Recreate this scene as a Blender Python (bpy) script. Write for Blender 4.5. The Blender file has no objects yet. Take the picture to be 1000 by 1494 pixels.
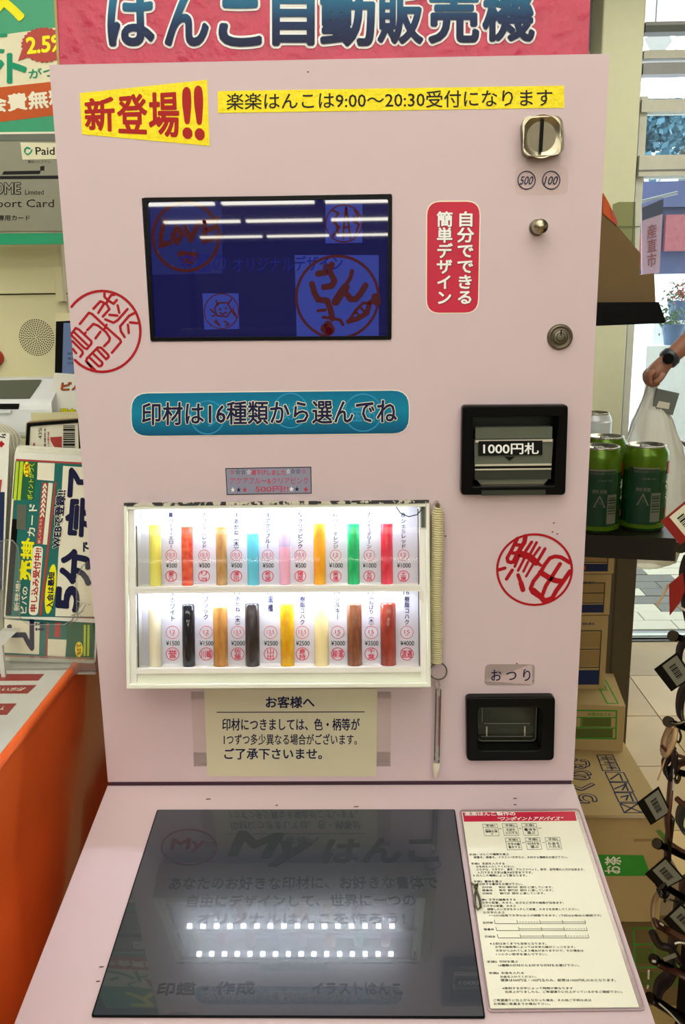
import bpy, math, random
from mathutils import Vector, Matrix
random.seed(7)
S = bpy.context.scene
COL = S.collection
R = math.radians

# ------------------------------------------------------------------ camera
BZ = 0.96                                   # height of the foot of the upright panel
PITCH, YAW, ROLL, F = 0.23028, -0.02095, -0.014374, 1300.0
CAM = Vector((0.025185, -0.847728, 0.491839 + BZ))
_cp, _sp, _cy, _sy = math.cos(PITCH), math.sin(PITCH), math.cos(YAW), math.sin(YAW)
FW = Vector((_sy * _cp, _cy * _cp, -_sp))
_r = Vector((_cy, -_sy, 0)); _u = _r.cross(FW)
RT = math.cos(ROLL) * _r + math.sin(ROLL) * _u
UP = math.cos(ROLL) * _u - math.sin(ROLL) * _r
cd = bpy.data.cameras.new('camera'); cam = bpy.data.objects.new('camera', cd); COL.objects.link(cam)
cam.matrix_world = Matrix(((RT.x, UP.x, -FW.x, CAM.x), (RT.y, UP.y, -FW.y, CAM.y), (RT.z, UP.z, -FW.z, CAM.z), (0, 0, 0, 1)))
cd.sensor_fit = 'VERTICAL'; cd.sensor_height = 24.0; cd.lens = 24.0 * F / 1494.0
cd.clip_start = 0.02; cd.clip_end = 200
S.camera = cam

# ------------------------------------------------------------------ world, lights, exposure
w = bpy.data.worlds.new('daylight'); S.world = w; w.use_nodes = True
bg = w.node_tree.nodes['Background']; bg.inputs[0].default_value = (0.88, 0.95, 1.0, 1); bg.inputs[1].default_value = 4.5
def area(name, loc, rot, sx, sy, power, color):
    l = bpy.data.lights.new(name, 'AREA'); l.shape = 'RECTANGLE'; l.size = sx; l.size_y = sy; l.energy = power; l.color = color
    o = bpy.data.objects.new(name, l); COL.objects.link(o); o.location = loc; o.rotation_euler = rot
    return o
area('ceiling_lamp_light', (0.1, -1.5, 2.62), (R(24), 0, 0), 3.0, 1.0, 25, (1.0, 0.93, 0.80))
area('console_fill_light', (0.05, -0.62, 2.64), (R(8), 0, 0), 1.2, 0.6, 9, (1.0, 0.94, 0.84))  # added fill over the console to brighten its sloping top
area('aisle_lamp_light', (-1.6, -0.4, 2.66), (0, 0, 0), 1.6, 1.6, 11, (1.0, 0.93, 0.70))
area('entrance_lamp_light', (1.4, 1.5, 2.66), (0, 0, 0), 1.4, 1.4, 24, (1.0, 0.93, 0.72))
S.view_settings.view_transform = 'Standard'; S.view_settings.look = 'None'
S.view_settings.exposure = 0.0; S.view_settings.gamma = 1.0; S.view_settings.use_curve_mapping = False

# ------------------------------------------------------------------ helpers: pixels to points on real planes
def ray(px, py):
    return RT * ((px - 500) / F) - UP * ((py - 747) / F) + FW
class Plane:
    def __init__(s, o, u, v):
        s.o = Vector(o); s.u = Vector(u).normalized(); s.v = Vector(v).normalized(); s.n = s.u.cross(s.v)
    def inv(s, px, py):
        d = ray(px, py); t = (s.o - CAM).dot(s.n) / d.dot(s.n); p = CAM + t * d - s.o
        return (p.dot(s.u), p.dot(s.v))
    def pt(s, a, b, c=0.0): return s.o + s.u * a + s.v * b + s.n * c
    def at(s, px, py, c=0.0): return s.pt(*s.inv(px, py), c)
    def lifted(s, c): return Plane(s.o + s.n * c, s.u, s.v)
def wall_plane(Y): return Plane((0, Y, 0), (1, 0, 0), (0, 0, 1))      # n points to -y (to the camera)
def at_y(px, py, Y): return wall_plane(Y).at(px, py)
def at_z(px, py, Z):
    d = ray(px, py); return CAM + d * ((Z - CAM.z) / d.z)
PP = Plane((0, 0, BZ), (1, 0, 0), (0, 0, 1))                            # upright front panel
SA = 0.15557
SP = Plane((0, 0, BZ), (1, 0, 0), (0, math.cos(SA), math.sin(SA)))      # sloping console top, v runs away from camera
T12 = R(12)

# ------------------------------------------------------------------ helpers: materials
def lin(c):
    return tuple(((x / 255) / 12.92 if x <= 10 else (((x / 255) + 0.055) / 1.055) ** 2.4) for x in c)
M = {}
LC = (1.0, 0.93, 0.80)          # tint of the shop light, divided out of colours read from the photograph
def mat(name, rgb, rough=0.5, metal=0.0, noise=0.04, scale=30, bump=0.0, wb=True, gain=1.0, **kw):
    m = bpy.data.materials.new(name); m.use_nodes = True; nt = m.node_tree; N = nt.nodes; b = N['Principled BSDF']
    c = lin(rgb)
    if wb: c = tuple(min(0.93, gain * x / l) for x, l in zip(c, LC))
    nz = N.new('ShaderNodeTexNoise'); nz.inputs['Scale'].default_value = scale; nz.inputs['Detail'].default_value = 3
    tc = N.new('ShaderNodeTexCoord'); nt.links.new(tc.outputs['Object'], nz.inputs['Vector'])
    rp = N.new('ShaderNodeValToRGB'); rp.color_ramp.elements[0].position = 0.3; rp.color_ramp.elements[1].position = 0.7
    rp.color_ramp.elements[0].color = (*[x * (1 - noise) for x in c], 1); rp.color_ramp.elements[1].color = (*[min(1, x * (1 + noise)) for x in c], 1)
    nt.links.new(nz.outputs['Fac'], rp.inputs['Fac']); nt.links.new(rp.outputs['Color'], b.inputs['Base Color'])
    b.inputs['Roughness'].default_value = rough; b.inputs['Metallic'].default_value = metal
    if 'ink' in name or 'film' in name or 'print' in name: b.inputs['Specular IOR Level'].default_value = 0.25
    for k, v in kw.items(): b.inputs[k.replace('_', ' ')].default_value = v
    if bump:
        bp = N.new('ShaderNodeBump'); bp.inputs['Strength'].default_value = bump; bp.inputs['Distance'].default_value = 0.01
        nt.links.new(nz.outputs['Fac'], bp.inputs['Height']); nt.links.new(bp.outputs['Normal'], b.inputs['Normal'])
    M[name] = m
    return m
def emit(name, rgb, strength, base=(0.01, 0.01, 0.01), rough=0.06, spec=0.5, linear=False):
    m = bpy.data.materials.new(name); m.use_nodes = True; nt = m.node_tree; b = nt.nodes['Principled BSDF']
    c = rgb if linear else lin(rgb)
    nz = nt.nodes.new('ShaderNodeTexNoise'); nz.inputs['Scale'].default_value = 40
    mr = nt.nodes.new('ShaderNodeMapRange'); mr.inputs['To Min'].default_value = strength * 0.94; mr.inputs['To Max'].default_value = strength * 1.06
    nt.links.new(nz.outputs['Fac'], mr.inputs['Value']); nt.links.new(mr.outputs['Result'], b.inputs['Emission Strength'])
    b.inputs['Base Color'].default_value = (*base, 1); b.inputs['Emission Color'].default_value = (*c, 1)
    b.inputs['Roughness'].default_value = rough; b.inputs['Specular IOR Level'].default_value = spec
    M[name] = m
    return m
def clear(name, tint=(1, 1, 1), rough=0.02, opacity=0.06, refl=0.5):
    m = bpy.data.materials.new(name); m.use_nodes = True; nt = m.node_tree; N = nt.nodes; out = N['Material Output']; N.remove(N['Principled BSDF'])
    t = N.new('ShaderNodeBsdfTransparent'); t.inputs[0].default_value = (*tint, 1)
    d = N.new('ShaderNodeBsdfDiffuse'); d.inputs[0].default_value = (*[0.8 * x for x in tint], 1)
    g = N.new('ShaderNodeBsdfGlossy'); g.inputs['Roughness'].default_value = rough
    a = N.new('ShaderNodeMixShader'); a.inputs[0].default_value = opacity; b = N.new('ShaderNodeMixShader')
    lw = N.new('ShaderNodeFresnel'); lw.inputs[0].default_value = 1.45
    mu = N.new('ShaderNodeMath'); mu.operation = 'MULTIPLY'; mu.inputs[1].default_value = refl
    nt.links.new(lw.outputs[0], mu.inputs[0]); nt.links.new(mu.outputs[0], b.inputs[0])
    nt.links.new(t.outputs[0], a.inputs[1]); nt.links.new(d.outputs[0], a.inputs[2]); nt.links.new(a.outputs[0], b.inputs[1]); nt.links.new(g.outputs[0], b.inputs[2])
    nt.links.new(b.outputs[0], out.inputs['Surface'])
    M[name] = m
    return m

# ------------------------------------------------------------------ helpers: meshes
ORG = {}
class MB:
    def __init__(s): s.v = []; s.f = []; s.sm = []
    def add(s, vs, fs, smooth=False):
        k = len(s.v); s.v += [Vector(x) for x in vs]; s.f += [tuple(i + k for i in f) for f in fs]; s.sm += [smooth] * len(fs)
        return s
    def box(s, lo, hi): return s.fbox(Plane((0, 0, 0), (1, 0, 0), (0, 1, 0)), lo[0], hi[0], lo[1], hi[1], lo[2], hi[2])
    def fbox(s, P, a0, a1, b0, b1, c0, c1):
        return s.prism(P, [(a0, b0), (a1, b0), (a1, b1), (a0, b1)], c0, c1)
    def prism(s, P, pts, c0, c1, smooth=False):
        n = len(pts)
        if sum(pts[i][0] * pts[(i + 1) % n][1] - pts[(i + 1) % n][0] * pts[i][1] for i in range(n)) < 0: pts = pts[::-1]
        if c0 > c1: c0, c1 = c1, c0
        vs = [P.pt(a, b, c0) for a, b in pts] + [P.pt(a, b, c1) for a, b in pts]
        s.add(vs, [tuple(range(n))[::-1], tuple(range(n, 2 * n))])
        return s.add(vs, [(i, (i + 1) % n, n + (i + 1) % n, n + i) for i in range(n)], smooth)
    def frame(s, P, outer, inner, c0, c1):
        n = len(outer); vs = [P.pt(*p, c1) for p in outer] + [P.pt(*p, c1) for p in inner] + [P.pt(*p, c0) for p in outer] + [P.pt(*p, c0) for p in inner]
        f = []
        for i in range(n):
            j = (i + 1) % n
            f += [(i, j, n + j, n + i), (n + i, n + j, 3 * n + j, 3 * n + i), (2 * n + j, 2 * n + i, 3 * n + i, 3 * n + j), (j, i, 2 * n + i, 2 * n + j)]
        return s.add(vs, f)
    def lathe(s, o, axis, prof, n=24, smooth=True, cap=True):
        axis = Vector(axis).normalized(); u = axis.orthogonal().normalized(); v = axis.cross(u); o = Vector(o)
        vs = []; f = []
        for (r, h) in prof:
            for k in range(n): a = 2 * math.pi * k / n; vs.append(o + axis * h + (u * math.cos(a) + v * math.sin(a)) * r)
        for i in range(len(prof) - 1):
            for k in range(n): f.append((i * n + k, i * n + (k + 1) % n, (i + 1) * n + (k + 1) % n, (i + 1) * n + k))
        s.add(vs, f, smooth)
        if cap:
            s.add(vs[:n], [tuple(range(n))[::-1]]); s.add(vs[-n:], [tuple(range(n))])
        return s
    def cyl(s, p0, p1, r0, r1=None, n=16, smooth=True):
        p0 = Vector(p0); p1 = Vector(p1); L = (p1 - p0).length
        return s.lathe(p0, p1 - p0, [(r0, 0), (r0 if r1 is None else r1, L)], n, smooth)
    def tube(s, pts, r, n=8, closed=False):
        pts = [Vector(p) for p in pts]; m = len(pts); vs = []; f = []
        rr = r if isinstance(r, (list, tuple)) else [r] * m
        prev = None
        for i in range(m):
            t = (pts[(i + 1) % m] - pts[i - 1]) if closed else (pts[min(i + 1, m - 1)] - pts[max(i - 1, 0)])
            t = t.normalized()
            u = t.orthogonal().normalized() if prev is None else (prev - t * prev.dot(t)).normalized()
            prev = u; v = t.cross(u)
            for k in range(n): a = 2 * math.pi * k / n; vs.append(pts[i] + (u * math.cos(a) + v * math.sin(a)) * rr[i])
        for i in range(m if closed else m - 1):
            j = (i + 1) % m
            for k in range(n): f.append((i * n + k, i * n + (k + 1) % n, j * n + (k + 1) % n, j * n + k))
        s.add(vs, f, True)
        if not closed: s.add(vs[:n], [tuple(range(n))[::-1]]); s.add(vs[-n:], [tuple(range(n))])
        return s
    def sphere(s, c, r, n=12, m=8, sc=(1, 1, 1)):
        c = Vector(c); vs = []; f = []
        for i in range(m + 1):
            th = math.pi * i / m
            for k in range(n): a = 2 * math.pi * k / n; vs.append(c + Vector((math.sin(th) * math.cos(a) * sc[0], math.sin(th) * math.sin(a) * sc[1], math.cos(th) * sc[2])) * r)
        for i in range(m):
            for k in range(n): f.append((i * n + k, (i + 1) * n + k, (i + 1) * n + (k + 1) % n, i * n + (k + 1) % n))
        return s.add(vs, f, True)
    def stroke(s, P, pts, wd, c=0.0, dc=0.0002):     # flat painted line with round ends
        h = wd / 2
        for i, (a, b) in enumerate(pts):
            s.prism(P, [(a + h * math.cos(2 * math.pi * k / 10), b + h * math.sin(2 * math.pi * k / 10)) for k in range(10)], c, c + dc * 1.06 + i * 4e-6)
        for i, ((a, b), (e, g)) in enumerate(zip(pts[:-1], pts[1:])):
            L = math.hypot(e - a, g - b)
            if L < 1e-7: continue
            nx, ny = -(g - b) / L * h, (e - a) / L * h
            s.prism(P, [(a + nx, b + ny), (e + nx, g + ny), (e - nx, g - ny), (a - nx, b - ny)], c, c + dc + i * 4e-6 + 2e-6)
        return s
    def build(s, name, material, parent=None, bevel=0.0, seg=2, org=None):
        me = bpy.data.meshes.new(name)
        if org is None:
            if parent is not None: org = ORG[parent.name]
            else:
                xs = [p.x for p in s.v]; ys = [p.y for p in s.v]; zs = [p.z for p in s.v]
                org = Vector(((min(xs) + max(xs)) / 2, (min(ys) + max(ys)) / 2, min(zs)))
        me.from_pydata([p - org for p in s.v], [], s.f); me.polygons.foreach_set('use_smooth', s.sm)
        me.materials.append(M[material] if isinstance(material, str) else material); me.update()
        o = bpy.data.objects.new(name, me); COL.objects.link(o); ORG[o.name] = org
        if parent is not None: o.parent = parent
        else: o.location = org
        if bevel:
            md = o.modifiers.new('bevel', 'BEVEL'); md.width = bevel; md.segments = seg; md.limit_method = 'ANGLE'; md.angle_limit = R(40); md.harden_normals = False
        return o
def tag(o, label=None, cat=None, group=None, kind=None):
    if label: o['label'] = label
    if cat: o['category'] = cat
    if group: o['group'] = group
    if kind: o['kind'] = kind
    return o
def thing(name, loc, label, cat, group=None):
    o = bpy.data.objects.new(name, None); o.empty_display_size = 0.05; COL.objects.link(o); o.location = Vector(loc); ORG[o.name] = Vector(loc)
    return tag(o, label, cat, group)
def dup(root, loc, **kw):
    c = root.copy(); COL.objects.link(c); c.location = loc; ORG[c.name] = Vector(loc); tag(c, **kw)
    for ch in root.children:
        d = ch.copy(); COL.objects.link(d); d.parent = c
        for g in ch.children:
            e = g.copy(); COL.objects.link(e); e.parent = d
    return c
def rr(pts, r, n=5):                                    # round the corners of a 2D polygon
    out = []; m = len(pts)
    for i in range(m):
        p = Vector(pts[i]); a = Vector(pts[i - 1]); b = Vector(pts[(i + 1) % m])
        da = (a - p); db = (b - p); q = min(r, da.length / 2, db.length / 2)
        p0 = p + da.normalized() * q; p1 = p + db.normalized() * q
        for k in range(n + 1):
            t = k / n; x = p0 * (1 - t) ** 2 + p * 2 * t * (1 - t) + p1 * t * t; out.append((x.x, x.y))
    return out
def px2(P, pts): return [P.inv(*p) for p in pts]
def inset(pts, d):                                      # shrink towards the centre by d on every side
    xs = [p[0] for p in pts]; ys = [p[1] for p in pts]; cx = (min(xs) + max(xs)) / 2; cy = (min(ys) + max(ys)) / 2
    fx = 1 - 2 * d / (max(xs) - min(xs)); fy = 1 - 2 * d / (max(ys) - min(ys))
    return [(cx + (x - cx) * fx, cy + (y - cy) * fy) for x, y in pts]
def plate(name, P, pts, r, c0, c1, material, parent, bevel=0.0):
    q = px2(P, pts); q = rr(q, r) if r else q
    return MB().prism(P, q, c0, c1).build(name, material, parent, bevel)
def circ(c, r, n=32, ry=None):
    return [(c[0] + r * math.cos(2 * math.pi * k / n), c[1] + (ry or r) * math.sin(2 * math.pi * k / n)) for k in range(n)]

_tx = {}
def glyphs(body, bold=0.0, align='LEFT', line=1.0):
    key = (body, align, line)
    if key in _tx: return _tx[key]
    c = bpy.data.curves.new('txt', 'FONT'); c.body = body; c.align_x = align; c.space_line = line; c.resolution_u = 2 if len(body) > 8 else 4
    o = bpy.data.objects.new('txt', c); COL.objects.link(o)
    dg = bpy.context.evaluated_depsgraph_get(); me = bpy.data.meshes.new_from_object(o.evaluated_get(dg))
    vs = [v.co.copy() for v in me.vertices]; fs = [tuple(p.vertices) for p in me.polygons]
    bpy.data.objects.remove(o); bpy.data.curves.remove(c); bpy.data.meshes.remove(me)
    x0 = min(v.x for v in vs); x1 = max(v.x for v in vs); y0 = min(v.y for v in vs); y1 = max(v.y for v in vs)
    _tx[key] = ([((v.x - x0) / max(x1 - x0, 1e-6), (v.y - y0) / max(y1 - y0, 1e-6)) for v in vs], fs, x1 - x0, y1 - y0)
    return _tx[key]
def put(mb, P, body, q, c, bold=0.0, align='LEFT', line=1.0):
    """flat printed letters filling the 2D quad q = TL TR BR BL on plane P at lift c; bold thickens the strokes"""
    uv, fs, ex, ey = glyphs(body, bold, align, line); TL, TR, BR, BL = [Vector(p) for p in q]
    em = min((TL - BL).length / ey, (TR - TL).length / ex) if ey > 0.3 else (TR - TL).length / ex
    r = bold * em * 0.75
    n = 0 if bold < 0.008 else (4 if bold < 0.03 else (8 if bold < 0.08 else 14))
    offs = [(r * math.cos(2 * math.pi * k / n + 0.4), r * math.sin(2 * math.pi * k / n + 0.4)) for k in range(n)] or [(0.0, 0.0)]
    if n > 8: offs += [(0.5 * r * math.cos(2 * math.pi * k / 6), 0.5 * r * math.sin(2 * math.pi * k / 6)) for k in range(6)]
    base = []
    for s_, t_ in uv: base.append((BL * (1 - s_) + BR * s_) * (1 - t_) + (TL * (1 - s_) + TR * s_) * t_)
    for k, (dx, dy) in enumerate(offs):
        mb.add([P.pt(p.x + dx, p.y + dy, c + k * 7e-6) for p in base], fs)
    return mb
def box4(x0, y0, x1, y1): return [(x0, y0), (x1, y0), (x1, y1), (x0, y1)]
def text(P, body, quad, c, material, parent, bold=0.0, align='LEFT', line=1.0, name='lettering'):
    if len(quad) == 4 and not isinstance(quad[0], (tuple, list)): quad = box4(*quad)
    return put(MB(), P, body, px2(P, quad), c, bold, align, line).build(name, material, parent)
def texts(P, items, c, material, parent, name='lettering'):
    mb = MB(); o = None
    for it in items:
        body, quad = it[0], it[1]; bold = it[2] if len(it) > 2 else 0.0; al = it[3] if len(it) > 3 else 'LEFT'; ln = it[4] if len(it) > 4 else 1.0
        if not isinstance(quad[0], (tuple, list)): quad = box4(*quad)
        put(mb, P, body, px2(P, quad), c, bold, al, ln)
        if len(items) <= 8: o = mb.build(name, material, parent); mb = MB()
    if len(items) > 8: o = mb.build(name, material, parent); o['kind'] = 'stuff'
    return o
def vert(s): return '\n'.join(s.replace('ー', '丨').replace('(', '︵').replace(')', '︶'))
def ccw(xl, yt, xr, yb): return [(xl, yb), (xl, yt), (xr, yt), (xr, yb)]        # text that reads upwards

# ------------------------------------------------------------------ material library
mat('pink_paint', (208, 184, 178), 0.42, noise=0.015, scale=6)
mat('pink_edge', (190, 160, 158), 0.45)
mat('dark_gap', (60, 30, 45), 0.8)
mat('black_plastic', (9, 10, 11), 0.3, wb=False, noise=0.1, Specular_IOR_Level=0.12)
mat('black_matte', (6, 6, 7), 0.7, wb=False, Specular_IOR_Level=0.2)
mat('smoke_plastic', (92, 96, 78), 0.3, noise=0.05)
mat('smoke_dark', (50, 53, 42), 0.3)
mat('steel', (172, 166, 144), 0.3, metal=1.0, wb=False, noise=0.06)
mat('dark_steel', (112, 106, 90), 0.38, metal=0.8, wb=False)
mat('chrome', (220, 218, 200), 0.3, metal=0.4, wb=False)
mat('yellow_film', (248, 222, 20), 0.32, noise=0.05, scale=200, bump=0.15)
mat('red_ink', (165, 14, 24), 0.45, noise=0.05)
mat('dark_red_ink', (170, 22, 20), 0.5)
mat('black_ink', (18, 16, 22), 0.5, wb=False)
mat('navy_ink', (18, 22, 66), 0.5, wb=False)
mat('white_ink', (240, 238, 222), 0.5)
mat('cream_ink', (238, 230, 196), 0.5)
mat('crimson_film', (196, 40, 62), 0.4, noise=0.05)
mat('crimson_shadow', (120, 14, 30), 0.5)
mat('banner_red', (188, 36, 70), 0.28, noise=0.07, scale=60, bump=0.25)
mat('teal_film', (6, 122, 160), 0.4, noise=0.05)
mat('teal_dark', (6, 90, 128), 0.4)
mat('teal_light', (30, 140, 176), 0.4)
mat('grey_sticker', (140, 138, 152), 0.4)
mat('cream_paper', (206, 196, 156), 0.6, noise=0.03, scale=12)
mat('sheet_paper', (238, 232, 200), 0.55, noise=0.015)
mat('white_paper', (232, 228, 206), 0.6)
mat('white_plastic', (226, 226, 216), 0.4, noise=0.02)
mat('case_white', (228, 228, 222), 0.4, noise=0.02, wb=False)
mat('case_cream', (226, 224, 196), 0.4, noise=0.03)
mat('card_white', (200, 200, 210), 0.6, noise=0.02, wb=False)
mat('worn_black', (190, 186, 170), 0.6, noise=0.02, scale=140, wb=False)
_rp = [n for n in M['worn_black'].node_tree.nodes if n.type == 'VALTORGB'][0]; _rp.color_ramp.elements[0].color = (0.01, 0.01, 0.014, 1); _rp.color_ramp.elements[0].position = 0.50; _rp.color_ramp.elements[1].position = 0.54
mat('red_print', (196, 50, 78), 0.5, wb=False)
mat('green_poster', (0, 150, 96), 0.3, noise=0.03)
mat('orange_print', (196, 84, 22), 0.4)
mat('burst_red', (176, 44, 24), 0.4)
mat('yellow_ink', (244, 234, 12), 0.4)
mat('cream_poster', (224, 216, 172), 0.35)
mat('green_ink', (0, 142, 96), 0.4)
mat('grey_card', (136, 134, 108), 0.3, noise=0.03)
mat('beige_plastic', (218, 208, 156), 0.45, noise=0.02, scale=5)
mat('beige_groove', (110, 100, 66), 0.6)
mat('teal_flyer', (10, 104, 92), 0.35)
mat('dark_green_flyer', (14, 92, 52), 0.35)
mat('lime_ink', (190, 210, 40), 0.4)
mat('flyer_red', (176, 56, 48), 0.4)
mat('orange_gloss', (246, 104, 40), 0.2, noise=0.10, scale=4, bump=0.8)
mat('shelf_white', (206, 202, 184), 0.3)
mat('red_card', (150, 54, 46), 0.4)
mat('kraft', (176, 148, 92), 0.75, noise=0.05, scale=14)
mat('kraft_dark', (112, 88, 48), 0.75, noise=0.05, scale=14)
mat('tape', (150, 120, 70), 0.3)
mat('olive_print', (86, 96, 36), 0.7)
mat('green_print', (56, 142, 44), 0.7)
mat('navy_print', (30, 44, 84), 0.7, wb=False)
mat('table_dark', (30, 28, 22), 0.35, wb=False)
mat('leg_dark', (70, 62, 44), 0.4, wb=False)
mat('can_green', (24, 72, 18), 0.25, metal=0.35, noise=0.12, scale=20)
mat('can_lime', (84, 116, 12), 0.25, metal=0.4)
mat('can_panel', (12, 54, 30), 0.35)
mat('aluminium', (190, 190, 180), 0.25, metal=0.9, wb=False)
mat('can_white', (214, 216, 206), 0.3, metal=0.2)
mat('tile_beige', (212, 176, 106), 0.35, noise=0.06, scale=5)
mat('tile_tan', (194, 158, 94), 0.4, noise=0.08, scale=5)
mat('grout', (130, 106, 64), 0.8)
mat('paver_light', (190, 184, 164), 0.7, wb=False)
mat('paver_grey', (96, 96, 90), 0.7, wb=False)
mat('paver_joint', (92, 90, 80), 0.9, wb=False)
mat('column_cream', (214, 212, 172), 0.4, noise=0.02)
mat('frame_grey', (130, 134, 138), 0.4, metal=0.3, wb=False)
mat('frame_white', (206, 208, 200), 0.5, wb=False)
mat('wall_paint', (196, 192, 172), 0.7)
mat('ceiling_paint', (150, 148, 140), 0.8, wb=False)
mat('canopy_white', (226, 222, 210), 0.8, wb=False)
mat('floor_dark', (120, 104, 80), 0.6)
mat('tag_black', (8, 6, 5), 0.5, wb=False, Specular_IOR_Level=0.15)
mat('tag_red', (130, 22, 14), 0.4)
mat('tag_label', (108, 104, 84), 0.5)
mat('label_cream', (210, 204, 170), 0.5)
mat('leather_brown', (72, 40, 26), 0.32, noise=0.2)
mat('leather_black', (20, 14, 11), 0.4, noise=0.2, wb=False)
mat('leather_tan', (176, 142, 96), 0.4, noise=0.1)
mat('peg_metal', (90, 84, 72), 0.25, metal=1.0, wb=False)
mat('skin', (142, 98, 80), 0.5, noise=0.05, wb=False)
mat('shirt_white', (226, 228, 224), 0.8, wb=False)
mat('hair', (30, 24, 22), 0.6, wb=False)
mat('watch_black', (40, 46, 56), 0.4, wb=False)
mat('lips', (150, 84, 74), 0.5, wb=False); mat('eye_white', (220, 220, 215), 0.4, wb=False)
mat('coil_cream', (206, 192, 142), 0.4)
mat('stylus_tip', (222, 210, 178), 0.4)
mat('facade_blue', (40, 48, 84), 0.6, wb=False, noise=0.2, scale=1.5)
mat('facade_dark', (24, 28, 52), 0.6, wb=False)
mat('stall_red', (110, 50, 56), 0.6, wb=False, noise=0.2)
mat('banner_pink', (150, 120, 132), 0.6, wb=False)
mat('leaf_green', (50, 92, 50), 0.6, wb=False, noise=0.3)
mat('leaf_blue', (60, 104, 122), 0.7, wb=False, noise=0.4, scale=4)  # blue tint of the window glass is put into the leaf colour
mat('flower_red', (200, 60, 60), 0.6, wb=False)
mat('pot_blue', (60, 90, 130), 0.5, wb=False)
mat('street_white', (222, 226, 228), 0.7, wb=False)
mat('lcd_ghost', (26, 29, 33), 0.06, wb=False)
mat('slate', (96, 104, 104), 0.6, wb=False)
clear('clear_glass', (0.97, 1.0, 0.99), 0.01, 0.02, 0.7)
clear('case_cover_film', (1, 1, 1), 0.02, 0.005, 0.08)
clear('clear_film', (1, 0.99, 0.97), 0.15, 0.04, 0.2)
clear('pocket_film', (0.97, 0.93, 0.93), 0.15, 0.14, 0.8)
clear('clear_acrylic', (0.96, 0.98, 0.96), 0.03, 0.10, 1.2)
clear('frosted_bag', (0.96, 0.96, 0.92), 0.3, 0.62, 0.6)
clear('smoke_window', (0.62, 0.64, 0.52), 0.06, 0.03, 0.6)
emit('lcd_blue', (0.001, 0.001, 0.055), 1.0, rough=0.018, linear=True)
emit('lcd_square', (0.024, 0.038, 0.24), 1.0, rough=0.018, linear=True)
emit('lcd_square_dim', (0.008, 0.012, 0.10), 1.0, rough=0.018, linear=True)
emit('lcd_red', (0.05, 0.003, 0.006), 1.0, rough=0.018, linear=True)
emit('lcd_light_text', (0.003, 0.005, 0.13), 1.0, rough=0.018, linear=True)
emit('touch_lcd', (0.018, 0.024, 0.031), 1.0, base=(0.012, 0.013, 0.015), rough=0.2, spec=0.65, linear=True)
b_ = M['touch_lcd'].node_tree.nodes['Principled BSDF']; b_.inputs['Coat Weight'].default_value = 1.0; b_.inputs['Coat Roughness'].default_value = 0.02
emit('touch_print', (0.013, 0.019, 0.022), 1.0, base=(0.012, 0.013, 0.015), rough=0.2, spec=0.65, linear=True)
emit('touch_red', (0.032, 0.014, 0.020), 1.0, base=(0.012, 0.013, 0.015), rough=0.2, spec=0.65, linear=True)
emit('led_white', (0.78, 0.86, 1.0), 130, linear=True)
emit('tube_white', (1.0, 0.95, 0.80), 24, linear=True)
emit('daylight_tube', (0.92, 0.97, 1.0), 5, linear=True)
emit('tablet_screen', (0.10, 0.14, 0.22), 1.0, linear=True)
# gradient film for the blue badge (printed gradient: darker at top and foot)
def gradient(name, stops, z0, z1, rough=0.4):
    m = mat(name, (128, 128, 128), rough, Specular_IOR_Level=0.2); nt = m.node_tree; N = nt.nodes; b = N['Principled BSDF']
    g = N.new('ShaderNodeNewGeometry'); sx = N.new('ShaderNodeSeparateXYZ'); mr = N.new('ShaderNodeMapRange'); rp = N.new('ShaderNodeValToRGB')
    mr.inputs['From Min'].default_value = z0; mr.inputs['From Max'].default_value = z1
    nt.links.new(g.outputs['Position'], sx.inputs[0]); nt.links.new(sx.outputs['Z'], mr.inputs['Value']); nt.links.new(mr.outputs['Result'], rp.inputs['Fac'])
    e = rp.color_ramp.elements; e[0].position = stops[0][0]; e[1].position = stops[-1][0]
    e[0].color = (*lin(stops[0][1]), 1); e[1].color = (*lin(stops[-1][1]), 1)
    for p, c in stops[1:-1]: x = rp.color_ramp.elements.new(p); x.color = (*lin(c), 1)
    nt.links.new(rp.outputs['Color'], b.inputs['Base Color'])
gradient('badge_blue', [(0, (8, 84, 124)), (0.55, (10, 132, 168)), (1, (8, 112, 152))], PP.at(390, 633).z, PP.at(390, 573).z)
gradient('letter_blue', [(0, (22, 30, 62)), (0.45, (26, 50, 92)), (1, (40, 120, 160))], at_y(400, 66, 0.03).z, at_y(400, -12, 0.03).z)
# ================================================================== SETTING
YS = 2.844                                   # plane of the shop front (threshold)
def struct(o): o['kind'] = 'structure'; return o
fl = struct(MB().box((-4.5, -19, -0.06), (5.2, YS - 0.02, -0.012)).build('floor', 'grout'))
tile = None; k = 0
for i in range(9):
    for j in range(8):
        x0 = 0.02 + i * 0.355 + 0.0; y1 = YS - 0.03 - j * 0.355; y0 = y1 - 0.351
        if x0 > 2.6: continue
        m = ('tile_beige', 'tile_tan')[(i * 7 + j * 5 + (i * j) % 3) % 2]
        o = MB().box((x0, y0, -0.012), (x0 + 0.351, y1, random.uniform(-0.0008, 0))).build('tile', m, fl)
MB().box((-4.5, -19, -0.012), (0.016, YS - 0.02, 0)).build('plain_floor_covering', 'tile_tan', fl)
MB().box((0.016, -19, -0.012), (5.2, YS - 0.03 - 8 * 0.355, 0)).build('plain_floor_covering', 'tile_tan', fl)
pv = struct(MB().box((-3, YS + 0.10, -0.07), (8, 14, -0.014)).build('pavement', 'paver_joint'))
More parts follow.
